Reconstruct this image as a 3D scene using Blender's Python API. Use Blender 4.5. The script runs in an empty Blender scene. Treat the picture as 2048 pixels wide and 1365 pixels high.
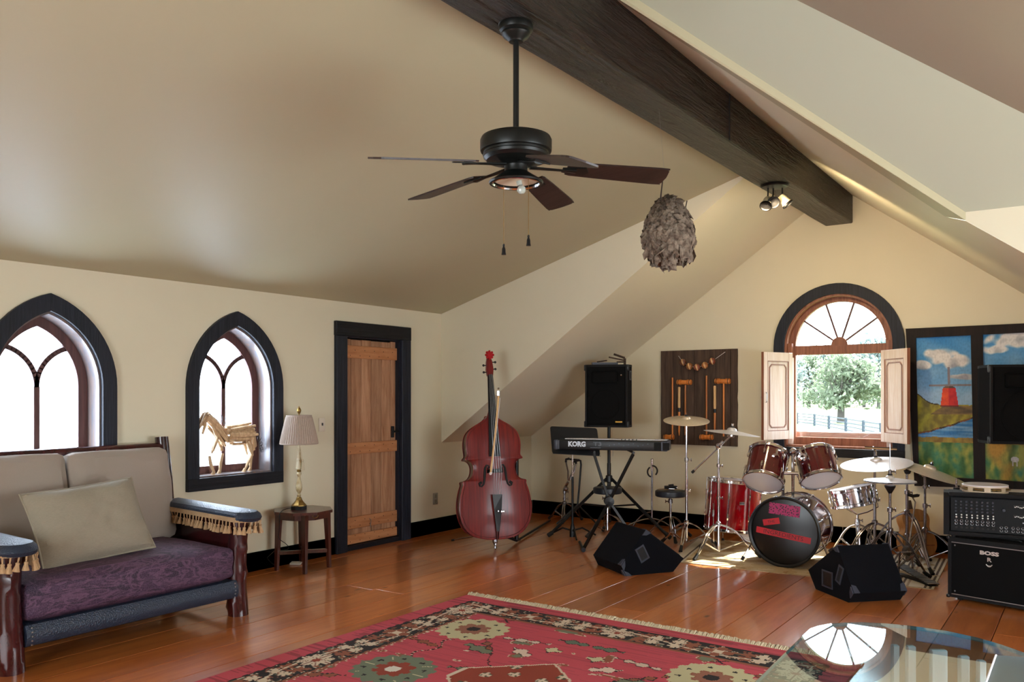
import bpy, bmesh, math, random
from mathutils import Vector, Matrix, noise
from mathutils.geometry import tessellate_polygon
PI = math.pi
sc = bpy.context.scene
COL = sc.collection
# ---------------------------------------------------------------- camera, sky, sun, daylight and fill lamps, exposure
F_PX, CX, HY, CH = 1660.0, 1024.0, 790.0, 1.42
YAW = math.radians(35.0); SN, CS = math.sin(YAW), math.cos(YAW)
cam = bpy.data.cameras.new('camera'); camo = bpy.data.objects.new('camera', cam); COL.objects.link(camo)
camo.location = (0, 0, CH); camo.rotation_euler = (PI/2, 0, YAW)
cam.sensor_width = 36.0; cam.lens = 36.0*F_PX/2048; cam.shift_y = (HY-682.5)/2048; cam.clip_end = 1000
sc.camera = camo
sc.view_settings.view_transform = 'Standard'; sc.view_settings.look = 'None'
sc.view_settings.gamma = 1; sc.view_settings.use_curve_mapping = False
sc.view_settings.exposure = -0.08
sc.cycles.max_bounces = 10; sc.cycles.diffuse_bounces = 6; sc.cycles.transparent_max_bounces = 16
sc.cycles.sample_clamp_indirect = 6.0; sc.cycles.caustics_refractive = False; sc.cycles.caustics_reflective = False
world = bpy.data.worlds.new('sky'); sc.world = world; world.use_nodes = True
bg = world.node_tree.nodes['Background']; bg.inputs[0].default_value = (.86, .94, 1, 1); bg.inputs[1].default_value = 15.0
def lamp(name, kind, loc, direction, energy, color=(1, 1, 1), size=None, **k):
    l = bpy.data.lights.new(name, kind); l.energy = energy; l.color = color
    if size: l.shape = 'RECTANGLE'; l.size, l.size_y = size
    o = bpy.data.objects.new(name, l); COL.objects.link(o); o.location = loc
    o.rotation_euler = Vector(direction).to_track_quat('-Z', 'Y').to_euler()
    for a, b in k.items():
        if a == 'portal': l.cycles.is_portal = b
        else: setattr(l, a, b)
    return o
lamp('sun', 'SUN', (-2, 30, 30), (-.16, -.66, -.76), 30.0, (1, .93, .82), angle=.01)
DAY = (.70, .85, 1)
lamp('daylight_and_fill', 'AREA', (-5.86, 2.68, 1.40), (1, 0, -.05), 50, DAY, (1.5, 1.0))
lamp('daylight_and_fill', 'AREA', (-5.86, 4.11, 1.40), (1, 0, -.05), 50, DAY, (1.5, 1.0))
lamp('daylight_and_fill', 'AREA', (1.45, 3.0, 1.1), (-1, .10, .0), 56, (.90, .95, 1), (2.2, 1.1))  # fill lamp added outside an unseen right-hand opening
lamp('daylight_and_fill', 'AREA', (-2.0, -2.1, 1.5), (0, 1, .05), 10, (1, .97, .90), (2.4, 1.7))  # weak fill lamp added behind the camera, at an unseen rear opening
lamp('gable_portal', 'AREA', (-2.0, 8.62, 1.62), (0, -1, 0), 1, (1, 1, 1), (.95, 1.5), portal=True)

# ---------------------------------------------------------------- picture point -> point of the room
def W(u, v, d):
    t = (u-CX)/F_PX
    return Vector((d*(-SN+t*CS), d*(CS+t*SN), CH-(v-HY)/F_PX*d))
def onX(u, v, X): return W(u, v, X/(-SN+(u-CX)/F_PX*CS))
def onY(u, v, Y): return W(u, v, Y/(CS+(u-CX)/F_PX*SN))
def onZ(u, v, z=0.0): return W(u, v, (CH-z)*F_PX/(v-HY))
def C(x, d, z=0.0): return Vector((-SN*d+CS*x, CS*d+SN*x, z))
RIGHT = Vector((CS, SN, 0)); AWAY = Vector((-SN, CS, 0)); UP = Vector((0, 0, 1))

# ---------------------------------------------------------------- mesh builder
def frame_of(axis, up=None):
    z = Vector(axis).normalized()
    r = Vector(up) if up else (Vector((0, 0, 1)) if abs(z.z) < .9 else Vector((1, 0, 0)))
    x = r.cross(z).normalized() if up is None else (r - z*r.dot(z)).normalized()
    y = z.cross(x)
    return Matrix((x, y, z)).transposed()
class MB:
    def __init__(s): s.v = []; s.f = []; s.sm = []; s.M = None
    def add(s, vs, fs, smooth=False):
        n = len(s.v)
        s.v += [tuple(s.M @ Vector(p)) if s.M else tuple(p) for p in vs]
        s.f += [[i+n for i in f] for f in fs]; s.sm += [smooth]*len(fs); return s
    def box(s, c, size, R=None):
        a, b, h = [q/2 for q in size]; vs = []
        for z in (-h, h):
            for (x, y) in ((-a, -b), (a, -b), (a, b), (-a, b)):
                p = Vector((x, y, z)); p = (R @ p if R else p) + Vector(c); vs.append(p)
        return s.add(vs, [(3, 2, 1, 0), (4, 5, 6, 7), (0, 1, 5, 4), (1, 2, 6, 5), (2, 3, 7, 6), (3, 0, 4, 7)])
    def rbox(s, c, size, r=.01, seg=2, R=None, smooth=True):
        bm = bmesh.new(); bmesh.ops.create_cube(bm, size=1)
        for v in bm.verts: v.co = Vector((v.co.x*size[0], v.co.y*size[1], v.co.z*size[2]))
        bmesh.ops.bevel(bm, geom=list(bm.edges), offset=r, segments=seg, profile=.5, affect='EDGES')
        bm.verts.index_update()
        vs = [(R @ v.co if R else v.co)+Vector(c) for v in bm.verts]
        fs = [[v.index for v in f.verts] for f in bm.faces]; bm.free(); return s.add(vs, fs, smooth)
    def tube(s, pts, r, n=8, caps=True, closed=False, smooth=True, flat=1.0):
        pts = [Vector(p) for p in pts]; N = len(pts); rs = r if isinstance(r, (list, tuple)) else [r]*N
        vs = []; fs = []; prev = None
        for i, p in enumerate(pts):
            if closed: t = pts[(i+1) % N]-pts[i-1]
            else: t = pts[min(i+1, N-1)]-pts[max(i-1, 0)]
            t.normalize()
            if prev is None:
                x = Vector((0, 0, 1)) if abs(t.z) < .9 else Vector((1, 0, 0))
            else: x = prev
            x = (x-t*x.dot(t)); x = x.normalized() if x.length > 1e-6 else Vector((1, 0, 0)); prev = x; y = t.cross(x)
            for k in range(n):
                a = 2*PI*k/n; vs.append(p+(x*math.cos(a)*flat+y*math.sin(a))*rs[i])
        M_ = N if closed else N-1
        for i in range(M_):
            j = (i+1) % N
            for k in range(n): fs.append((i*n+k, i*n+(k+1) % n, j*n+(k+1) % n, j*n+k))
        s.add(vs, fs, smooth)
        if caps and not closed:
            s.add([vs[k] for k in range(n)], [list(range(n))[::-1]]); s.add([vs[(N-1)*n+k] for k in range(n)], [list(range(n))])
        return s
    def cyl(s, a, b, r0, r1=None, n=16): return s.tube([a, b], [r0, r0 if r1 is None else r1], n)
    def lathe(s, prof, c=(0, 0, 0), axis=(0, 0, 1), n=24, smooth=True, wob=None, arc=1.0):
        Rm = frame_of(axis); c = Vector(c); vs = []; fs = []; m = len(prof)
        for k in range(n if arc == 1 else n+1):
            a = 2*PI*arc*k/n
            for (r, z) in prof:
                rr = r*(wob(a, z) if wob else 1)
                vs.append(c+Rm @ Vector((rr*math.cos(a), rr*math.sin(a), z)))
        for k in range(n):
            j = (k+1) % n if arc == 1 else k+1
            for i in range(m-1): fs.append((k*m+i, j*m+i, j*m+i+1, k*m+i+1))
        return s.add(vs, fs, smooth)
    def ball(s, c, r, n=12, sc_=(1, 1, 1), R=None):
        vs = []; fs = []; m = n//2
        for i in range(m+1):
            th = PI*i/m
            for k in range(n):
                p = Vector((math.sin(th)*math.cos(2*PI*k/n)*sc_[0], math.sin(th)*math.sin(2*PI*k/n)*sc_[1], math.cos(th)*sc_[2]))*r
                vs.append((R @ p if R else p)+Vector(c))
        for i in range(m):
            for k in range(n): fs.append((i*n+k, (i+1)*n+k, (i+1)*n+(k+1) % n, i*n+(k+1) % n))
        return s.add(vs, fs, True)
    def plate(s, outer, t, place, holes=()):
        """flat outline(s) in 2D made t thick; place(x, y, w) -> 3D"""
        loops = [list(outer)]+[list(h) for h in holes]
        flat = [p for l in loops for p in l]; n = len(flat)
        tri = tessellate_polygon([[Vector((p[0], p[1], 0)) for p in l] for l in loops])
        s.add([place(p[0], p[1], 0) for p in flat]+[place(p[0], p[1], t) for p in flat],
              [tuple(f)[::-1] for f in tri]+[tuple(i+n for i in f) for f in tri])
        for l in loops:
            m = len(l)
            vs = [place(p[0], p[1], 0) for p in l]+[place(p[0], p[1], t) for p in l]
            s.add(vs, [(i, (i+1) % m, (i+1) % m+m, i+m) for i in range(m)])
        return s
    def hull_prism(s, poly, vec, holes=()):
        """3D planar polygon extruded by vec"""
        n = len(poly); a = [Vector(p) for p in poly]; b = [p+Vector(vec) for p in a]
        return s.add(a+b, [list(range(n))[::-1], list(range(n, 2*n))]+[(i, (i+1) % n, (i+1) % n+n, i+n) for i in range(n)])
WM = {}
def wm(o): return WM.get(o.name, Matrix.Identity(4)) if o else Matrix.Identity(4)
def fix_normals(me):
    bm = bmesh.new(); bm.from_mesh(me)
    bmesh.ops.recalc_face_normals(bm, faces=bm.faces)
    for e in bm.edges:
        if len(e.link_faces) == 2 and e.calc_face_angle(0) > .5: e.smooth = False
    bm.to_mesh(me); bm.free()
def build(name, mb, mat, parent=None, world=False, kind=None, label=None, tris=None, fix=True):
    me = bpy.data.meshes.new(name)
    vs = mb.v
    if world and parent is not None:
        I = wm(parent).inverted(); vs = [I @ Vector(p) for p in vs]
    me.from_pydata([tuple(p) for p in vs], [], mb.f)
    me.polygons.foreach_set('use_smooth', mb.sm)
    if fix: fix_normals(me)
    me.update()
    o = bpy.data.objects.new(name, me); COL.objects.link(o)
    mats = mat if isinstance(mat, (list, tuple)) else [mat]
    for m in mats: me.materials.append(m)
    if parent is not None: o.parent = parent; WM[o.name] = wm(parent)
    if kind: o['kind'] = kind
    if label: o['label'] = label
    return o
def tag(o, label, cat, group=None):
    o['label'] = label; o['category'] = cat
    if group: o['group'] = group
    return o
def thing(name, label, cat, loc=(0, 0, 0), rz=0.0, M=None, group=None):
    o = bpy.data.objects.new(name, None); COL.objects.link(o); o.empty_display_size = .05
    m = M.copy() if M is not None else Matrix.Translation(Vector(loc)) @ Matrix.Rotation(rz, 4, 'Z')
    o.matrix_world = m; WM[o.name] = m; tag(o, label, cat, group); return o
def link_copy(src, parent, M):
    """a copy of one part sharing its mesh, placed by a matrix in its parent's frame"""
    c = src.copy(); COL.objects.link(c); c.parent = parent; c.matrix_parent_inverse = Matrix.Identity(4)
    c.matrix_basis = M; return c
def dup(root, M, label=None, group=None):
    r = root.copy(); COL.objects.link(r); r.matrix_world = M; WM[r.name] = M
    if label: r['label'] = label
    if group: r['group'] = group
    for ch in root.children:
        c = ch.copy(); COL.objects.link(c); c.parent = r; c.matrix_basis = ch.matrix_basis
        for g in ch.children:
            d = g.copy(); COL.objects.link(d); d.parent = c; d.matrix_basis = g.matrix_basis
    return r
def struct(name, mb, mat, parent=None, **k):
    o = build(name, mb, mat, parent, **k); o['kind'] = 'structure'; return o
def bez(p0, p1, p2, n=8):
    p0, p1, p2 = Vector(p0), Vector(p1), Vector(p2)
    return [p0*(1-t)**2+p1*2*t*(1-t)+p2*t*t for t in [i/n for i in range(n+1)]]

# ---------------------------------------------------------------- materials
def lin(c): return tuple(((x/255)/12.92 if x/255 <= .04045 else ((x/255+.055)/1.055)**2.4) for x in c)+(1,)
def new_mat(name):
    m = bpy.data.materials.new(name); m.use_nodes = True
    nt = m.node_tree; return m, nt, nt.nodes['Principled BSDF']
def nd(nt, t, **k):
    n = nt.nodes.new(t)
    for a, b in k.items():
        if a.startswith('_'): n.inputs[int(a[1:])].default_value = b
        else: setattr(n, a, b)
    return n
def coords(nt, scale=(1, 1, 1), which='Object', rnd=0.0):
    tc = nd(nt, 'ShaderNodeTexCoord'); mp = nd(nt, 'ShaderNodeMapping'); mp.inputs['Scale'].default_value = scale
    nt.links.new(tc.outputs[which], mp.inputs[0])
    if rnd:
        oi = nd(nt, 'ShaderNodeObjectInfo'); mu = nd(nt, 'ShaderNodeMath', operation='MULTIPLY', _1=rnd)
        nt.links.new(oi.outputs['Random'], mu.inputs[0]); nt.links.new(mu.outputs[0], mp.inputs['Location'])
    return mp.outputs[0]
def plain(name, c, rough=.5, metal=0, spec=.5, coat=0, var=.0, scale=20, bump=0, stretch=(1, 1, 1), c2=None, emit=None, coat_rough=.05):
    m, nt, b = new_mat(name); col = lin(c)
    b.inputs['Base Color'].default_value = col; b.inputs['Roughness'].default_value = rough
    b.inputs['Metallic'].default_value = metal; b.inputs['Specular IOR Level'].default_value = spec
    b.inputs['Coat Weight'].default_value = coat; b.inputs['Coat Roughness'].default_value = coat_rough
    if c2 or var or bump:
        v = coords(nt, tuple(s for s in stretch))
        nz = nd(nt, 'ShaderNodeTexNoise'); nz.inputs['Scale'].default_value = scale; nz.inputs['Detail'].default_value = 5
        nt.links.new(v, nz.inputs['Vector'])
        if c2 or var:
            mx = nd(nt, 'ShaderNodeMix', data_type='RGBA')
            mx.inputs[6].default_value = col
            mx.inputs[7].default_value = lin(c2) if c2 else tuple(x*(1-var) for x in col[:3])+(1,)
            mr = nd(nt, 'ShaderNodeMapRange'); mr.inputs[1].default_value = .35; mr.inputs[2].default_value = .65
            nt.links.new(nz.outputs['Fac'], mr.inputs[0]); nt.links.new(mr.outputs[0], mx.inputs[0])
            nt.links.new(mx.outputs[2], b.inputs['Base Color'])
        if bump:
            bp = nd(nt, 'ShaderNodeBump'); bp.inputs['Strength'].default_value = bump; bp.inputs['Distance'].default_value = .01
            nt.links.new(nz.outputs['Fac'], bp.inputs['Height']); nt.links.new(bp.outputs[0], b.inputs['Normal'])
    return m
def wood(name, c1, c2, axis=1, rough=.4, coat=0, bump=.2, scale=6, rnd=7.0, knots=None, tint=.25, stretch=14, bdist=.004, spec=.4):
    m, nt, b = new_mat(name)
    st = [stretch]*3; st[axis] = 1.0
    v = coords(nt, tuple(st), rnd=rnd)
    nz = nd(nt, 'ShaderNodeTexNoise'); nz.inputs['Scale'].default_value = scale/3; nz.inputs['Detail'].default_value = 6; nz.inputs['Roughness'].default_value = .65
    nz.inputs['Distortion'].default_value = .6
    nt.links.new(v, nz.inputs['Vector'])
    mr = nd(nt, 'ShaderNodeMapRange'); mr.inputs[1].default_value = .3; mr.inputs[2].default_value = .7
    nt.links.new(nz.outputs['Fac'], mr.inputs[0])
    mx = nd(nt, 'ShaderNodeMix', data_type='RGBA'); mx.inputs[6].default_value = lin(c1); mx.inputs[7].default_value = lin(c2)
    nt.links.new(mr.outputs[0], mx.inputs[0]); out = mx.outputs[2]
    if tint:
        oi = nd(nt, 'ShaderNodeObjectInfo'); hs = nd(nt, 'ShaderNodeHueSaturation')
        m2 = nd(nt, 'ShaderNodeMapRange'); m2.inputs[3].default_value = 1-tint; m2.inputs[4].default_value = 1+tint
        nt.links.new(oi.outputs['Random'], m2.inputs[0]); nt.links.new(m2.outputs[0], hs.inputs['Value']); nt.links.new(out, hs.inputs['Color']); out = hs.outputs[0]
    if knots:
        ks = [3.4]*3; ks[axis] = 1.5
        v2 = coords(nt, tuple(ks), rnd=11.0); vo = nd(nt, 'ShaderNodeTexVoronoi'); vo.inputs['Scale'].default_value = knots
        nt.links.new(v2, vo.inputs['Vector'])
        m3 = nd(nt, 'ShaderNodeMapRange'); m3.inputs[1].default_value = .035; m3.inputs[2].default_value = .10; m3.inputs[3].default_value = .85; m3.inputs[4].default_value = 0
        nt.links.new(vo.outputs['Distance'], m3.inputs[0])
        mx2 = nd(nt, 'ShaderNodeMix', data_type='RGBA'); mx2.inputs[7].default_value = lin((52, 20, 8))
        nt.links.new(m3.outputs[0], mx2.inputs[0]); nt.links.new(out, mx2.inputs[6]); out = mx2.outputs[2]
    nt.links.new(out, b.inputs['Base Color'])
    b.inputs['Specular IOR Level'].default_value = spec; b.inputs['Roughness'].default_value = rough; b.inputs['Coat Weight'].default_value = coat; b.inputs['Coat Roughness'].default_value = .12
    if bump:
        bp = nd(nt, 'ShaderNodeBump'); bp.inputs['Strength'].default_value = bump; bp.inputs['Distance'].default_value = bdist
        nt.links.new(nz.outputs['Fac'], bp.inputs['Height']); nt.links.new(bp.outputs[0], b.inputs['Normal'])
    return m
def attr_mat(name, rough=.9, bump=0, scale=300, stretch=(1, 1, 1), coat=0):
    m, nt, b = new_mat(name); a = nd(nt, 'ShaderNodeAttribute', attribute_name='Col')
    nt.links.new(a.outputs['Color'], b.inputs['Base Color']); b.inputs['Roughness'].default_value = rough; b.inputs['Coat Weight'].default_value = coat
    b.inputs['Specular IOR Level'].default_value = .2
    if bump:
        nz = nd(nt, 'ShaderNodeTexNoise'); nz.inputs['Scale'].default_value = scale; nt.links.new(coords(nt, stretch), nz.inputs['Vector'])
        bp = nd(nt, 'ShaderNodeBump'); bp.inputs['Strength'].default_value = bump; bp.inputs['Distance'].default_value = .004
        nt.links.new(nz.outputs['Fac'], bp.inputs['Height']); nt.links.new(bp.outputs[0], b.inputs['Normal'])
    return m
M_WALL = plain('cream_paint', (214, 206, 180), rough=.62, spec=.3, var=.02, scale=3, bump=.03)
M_CEIL_SHADED = plain('shaded_ceiling_paint', (180, 172, 142), rough=.5, spec=.35, var=.02, scale=2, bump=.02)  # ceiling paint darkened, shade of the dimmer planes put into the colour
M_CEIL_LIT = plain('lit_ceiling_paint', (224, 217, 194), rough=.5, spec=.35, var=.02, scale=2, bump=.02)  # same ceiling paint lightened for the brightly lit main slopes
M_BLACKWOOD = wood('charred_black_wood', (12, 14, 20), (36, 40, 52), axis=2, rough=.5, spec=.25, bump=.9, scale=9, tint=.15, stretch=20)
M_BLACKWOOD_Y = wood('charred_black_wood_long', (8, 9, 12), (26, 27, 34), axis=1, rough=.5, spec=.25, bump=.9, scale=9, tint=.15, stretch=20)
M_BLACKWOOD_X = wood('charred_black_wood_cross', (8, 8, 11), (28, 26, 28), axis=0, rough=.5, spec=.25, bump=.9, scale=9, tint=.15, stretch=20)
M_BEAM = wood('dark_beam_wood', (9, 6, 5), (52, 36, 29), axis=1, rough=.33, bump=1, bdist=.05, scale=7, tint=.1, stretch=12, knots=.9)
M_FLOOR = wood('orange_pine_floor', (164, 86, 38), (200, 120, 60), axis=1, rough=.34, coat=.8, bump=.08, scale=4, knots=1.5, tint=.2, stretch=10)
M_DOOR = wood('worn_pine_door', (140, 92, 60), (190, 146, 112), axis=2, rough=.6, bump=.6, scale=7, tint=.22, stretch=10)
M_DOORB = wood('worn_pine_batten', (166, 104, 60), (200, 142, 98), axis=1, rough=.6, bump=.5, scale=7, tint=.15, stretch=10)
M_BROWN = wood('brown_window_wood', (104, 58, 38), (150, 98, 72), axis=2, rough=.5, bump=.4, scale=9, tint=.1)
M_SASH = wood('plum_brown_sash', (62, 36, 34), (96, 60, 56), axis=2, rough=.5, bump=.3, scale=9, tint=.05)
M_LINER = wood('streaky_pine_liner', (84, 90, 100), (124, 98, 82), axis=2, rough=.3, coat=.4, bump=.2, scale=8, tint=.05)
M_LOG = wood('dark_red_varnished_log', (34, 10, 12), (70, 22, 22), axis=2, rough=.25, coat=.45, bump=.5, scale=6, tint=.1, stretch=5)
M_TABLEWOOD = wood('dark_mahogany', (52, 22, 16), (86, 42, 30), axis=2, rough=.3, coat=.4, bump=.15)
M_BARN = wood('weathered_barn_board', (46, 33, 26), (84, 66, 54), axis=2, rough=.85, bump=.8, scale=7, tint=.1, stretch=18)
M_MALLET = wood('orange_varnished_wood', (168, 92, 34), (206, 130, 60), axis=2, rough=.4, bump=.1)
M_PALEWOOD = wood('pale_turned_wood', (196, 152, 98), (222, 186, 134), axis=2, rough=.5, bump=.1)
M_STICK = wood('driftwood_stick', (150, 118, 84), (206, 178, 140), axis=2, rough=.7, bump=.3)
M_BLADE = wood('dark_walnut_blade', (34, 22, 20), (58, 42, 38), axis=0, rough=.4, bump=.2)
M_WHITEWOOD = wood('chipped_white_paint', (226, 214, 206), (206, 182, 164), axis=2, rough=.6, bump=.4, scale=8, tint=.03)
M_BLACK = plain('black_satin_metal', (7, 7, 9), rough=.4, spec=.35)
M_FANMETAL = plain('bronze_black_metal', (24, 26, 24), rough=.38, metal=.4)
M_RUBBER = plain('black_rubber', (12, 12, 12), rough=.7)
M_CHROME = plain('chrome', (214, 214, 220), rough=.13, metal=1)
M_DCHROME = plain('worn_chrome', (150, 146, 150), rough=.25, metal=1)
M_STEEL = plain('brushed_steel', (170, 170, 172), rough=.35, metal=1)
M_BRASS = plain('aged_brass', (160, 126, 66), rough=.35, metal=.8, var=.3, scale=30)
M_CYMBAL = plain('pale_bronze_cymbal', (232, 220, 200), rough=.32, metal=.6, var=.1, scale=40, stretch=(1, 1, 1))
M_CYMBALW = plain('silvery_cymbal', (232, 232, 236), rough=.35, metal=.5, var=.08, scale=50)
M_RED = plain('cherry_lacquer', (156, 8, 22), rough=.12, coat=1, var=.25, scale=3, stretch=(8, 8, 1))
M_WINE = plain('wine_lacquer', (84, 14, 20), rough=.15, coat=1, var=.25, scale=3, stretch=(8, 8, 1))
M_HEAD = plain('milky_drumhead', (226, 222, 224), rough=.25, spec=.5)
def drumhead():
    m, nt, b = new_mat('milky_drumhead'); b.inputs['Base Color'].default_value = lin((232, 226, 228)); b.inputs['Roughness'].default_value = .3
    tl = nd(nt, 'ShaderNodeBsdfTranslucent'); tl.inputs[0].default_value = (.92, .86, .86, 1); mx = nd(nt, 'ShaderNodeMixShader'); mx.inputs[0].default_value = .5
    nt.links.new(b.outputs[0], mx.inputs[1]); nt.links.new(tl.outputs[0], mx.inputs[2]); nt.links.new(mx.outputs[0], nt.nodes['Material Output'].inputs[0]); return m
M_FILM = drumhead()
M_BLACKHEAD = plain('black_drumhead', (5, 4, 6), rough=.3)
M_TOLEX = plain('black_tolex', (6, 7, 10), rough=.55, spec=.3, bump=.5, scale=400)
M_CARPET = plain('dark_navy_carpet', (6, 8, 16), rough=.95, spec=.2, bump=.6, scale=500, var=.3)
M_GRILLE = plain('black_grille', (4, 4, 5), rough=.8, spec=.2, bump=.5, scale=700)
M_PLASTIC = plain('black_plastic', (10, 11, 14), rough=.4)
M_GREYPL = plain('grey_plastic', (52, 58, 70), rough=.4)
M_WHITEPL = plain('white_plastic', (216, 208, 190), rough=.4)
M_TANPL = plain('stone_plastic', (150, 144, 128), rough=.4)
M_SHADE = plain('mauve_pleated_silk', (168, 150, 136), rough=.8, var=.1, scale=60)
M_CREAM = plain('cream_ceramic', (206, 196, 158), rough=.35, c2=(150, 120, 70), scale=22)
M_TAUPE = plain('taupe_upholstery', (156, 142, 130), rough=.9, var=.06, scale=160, bump=.25, stretch=(1, 6, 1))
M_PILLOW = plain('grey_beige_ribbed_cloth', (150, 140, 122), rough=.9, var=.1, scale=60, bump=.35, stretch=(1, 1, 8))
M_TASSEL = plain('tan_tassel_thread', (186, 152, 112), rough=.9, var=.2, scale=300, bump=.6, stretch=(1, 1, .2))
M_LETTER = plain('pale_lettering', (216, 228, 240), rough=.5)
M_SILVERTXT = plain('silver_badge', (206, 196, 190), rough=.3, metal=.3)
M_JUTE = plain('sand_flatweave', (190, 170, 132), rough=.95, c2=(160, 130, 90), scale=7, bump=.3)
def leather():
    m, nt, b = new_mat('navy_pebbled_leather'); v = coords(nt); vo = nd(nt, 'ShaderNodeTexVoronoi'); vo.inputs['Scale'].default_value = 130
    nt.links.new(v, vo.inputs['Vector']); b.inputs['Base Color'].default_value = lin((30, 42, 60)); b.inputs['Roughness'].default_value = .42
    bp = nd(nt, 'ShaderNodeBump'); bp.inputs['Strength'].default_value = .8; bp.inputs['Distance'].default_value = .003
    nt.links.new(vo.outputs['Distance'], bp.inputs['Height']); nt.links.new(bp.outputs[0], b.inputs['Normal']); return m
M_LEATHER = leather()
def snake():
    m, nt, b = new_mat('plum_snakeskin_fabric'); v = coords(nt, (1, 1, 1))
    vo = nd(nt, 'ShaderNodeTexVoronoi', feature='DISTANCE_TO_EDGE'); vo.inputs['Scale'].default_value = 85; nt.links.new(v, vo.inputs['Vector'])
    nz = nd(nt, 'ShaderNodeTexNoise'); nz.inputs['Scale'].default_value = 9; nz.inputs['Detail'].default_value = 3; nz.inputs['Distortion'].default_value = 2.2
    nt.links.new(coords(nt, (1, .5, 2)), nz.inputs['Vector'])
    r = nd(nt, 'ShaderNodeValToRGB'); e = r.color_ramp.elements
    e[0].position = .38; e[0].color = lin((40, 24, 44)); e[1].position = .62; e[1].color = lin((64, 40, 64))
    x = e.new(.5); x.color = lin((92, 62, 86)); x2 = e.new(.55); x2.color = lin((48, 28, 50))
    nt.links.new(nz.outputs['Fac'], r.inputs[0])
    mr = nd(nt, 'ShaderNodeMapRange'); mr.inputs[2].default_value = .08; mr.inputs[3].default_value = .45; mr.inputs[4].default_value = 0
    nt.links.new(vo.outputs['Distance'], mr.inputs[0])
    mx = nd(nt, 'ShaderNodeMix', data_type='RGBA'); mx.inputs[7].default_value = lin((112, 86, 108))
    nt.links.new(mr.outputs[0], mx.inputs[0]); nt.links.new(r.outputs[0], mx.inputs[6]); nt.links.new(mx.outputs[2], b.inputs['Base Color'])
    b.inputs['Roughness'].default_value = .75; return m
M_SNAKE = snake()
def bass_varnish():
    m, nt, b = new_mat('red_bass_varnish'); v = coords(nt, (18, 1.2, 1)); nz = nd(nt, 'ShaderNodeTexNoise'); nz.inputs['Scale'].default_value = 3; nz.inputs['Detail'].default_value = 6
    nt.links.new(v, nz.inputs['Vector']); r = nd(nt, 'ShaderNodeValToRGB'); e = r.color_ramp.elements
    e[0].position = .3; e[0].color = lin((84, 12, 12)); e[1].position = .75; e[1].color = lin((128, 26, 18))
    nt.links.new(nz.outputs['Fac'], r.inputs[0]); nt.links.new(r.outputs[0], b.inputs['Base Color'])
    b.inputs['Roughness'].default_value = .5; b.inputs['Specular IOR Level'].default_value = .3; b.inputs['Coat Weight'].default_value = .28; b.inputs['Coat Roughness'].default_value = .16; return m
M_BASS = bass_varnish()
def frosted():
    m, nt, b = new_mat('pebbled_frosted_glass'); nt.nodes.remove(b); out = nt.nodes['Material Output']
    tr = nd(nt, 'ShaderNodeBsdfTransparent'); tl = nd(nt, 'ShaderNodeBsdfTranslucent'); mx = nd(nt, 'ShaderNodeMixShader')
    tl.inputs[0].default_value = (.9, .93, 1, 1); tr.inputs[0].default_value = (.95, .97, 1, 1)
    nz = nd(nt, 'ShaderNodeTexNoise'); nz.inputs['Scale'].default_value = 60; nt.links.new(coords(nt), nz.inputs['Vector'])
    mr = nd(nt, 'ShaderNodeMapRange'); mr.inputs[3].default_value = .3; mr.inputs[4].default_value = .7
    nt.links.new(nz.outputs['Fac'], mr.inputs[0]); nt.links.new(mr.outputs[0], mx.inputs[0])
    nt.links.new(tr.outputs[0], mx.inputs[1]); nt.links.new(tl.outputs[0], mx.inputs[2]); nt.links.new(mx.outputs[0], out.inputs[0]); return m
M_FROST = frosted()
def clear(name, tint, refl, rough=.01):
    m, nt, b = new_mat(name); nt.nodes.remove(b); out = nt.nodes['Material Output']
    tr = nd(nt, 'ShaderNodeBsdfTransparent'); gl = nd(nt, 'ShaderNodeBsdfGlossy'); mx = nd(nt, 'ShaderNodeMixShader')
    tr.inputs[0].default_value = tint; gl.inputs['Roughness'].default_value = rough; gl.inputs[0].default_value = (.74, .90, 1, 1); mx.inputs[0].default_value = refl
    nt.links.new(tr.outputs[0], mx.inputs[1]); nt.links.new(gl.outputs[0], mx.inputs[2]); nt.links.new(mx.outputs[0], out.inputs[0]); return m
M_PANE = clear('clear_window_glass', (.97, .99, 1, 1), .04)
M_GLASS = clear('blue_tinted_table_glass', (.55, .75, .8, 1), .5)
# ---------------------------------------------------------------- room shell
XL, YG, XR, YR = -5.535, 8.31, 1.34, -2.2
YC, YC2 = 6.631, 4.9
def gothic(w, z0, zs, za, yc, n=14):
    h = za-zs; R = (w*w+h*h)/(2*w); pts = [(yc-w, z0), (yc+w, z0)]
    a1 = math.acos((R-w)/R)
    for i in range(n+1):
        a = a1*i/n; pts.append((yc+w-R+R*math.cos(a), zs+R*math.sin(a)))
    for i in range(n-1, -1, -1):
        a = a1*i/n; pts.append((yc-w+R-R*math.cos(a), zs+R*math.sin(a)))
    return pts
def arch(w, z0, zs, xc, n=28):
    return [(xc-w, z0), (xc+w, z0)]+[(xc+w*math.cos(PI*i/n), zs+w*math.sin(PI*i/n)) for i in range(n+1)]
WY = (2.679, 4.110)
left_outline = [(YR, 0), (5.274, 0), (5.274, 1.953), (5.995, 1.953), (5.995, 0), (YG, 0), (YG, .922), (YC, .922), (YC, 2.257), (YR, 2.257)]
m = MB().plate(left_outline, .22, lambda y, z, w: (XL-w, y, z), [gothic(.345, .789, 1.473, 1.961, y) for y in WY])
struct('wall_left', m, M_WALL)
m = MB().hull_prism([(XL, YC-.002, .922), (-2.2, YC-.002, .922+3.335*.709), (-2.2, YC-.002, 3.30), (XL, YC-.002, 2.27)], (0, .0015, 0)); struct('wall_cheek', m, M_WALL)
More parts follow.
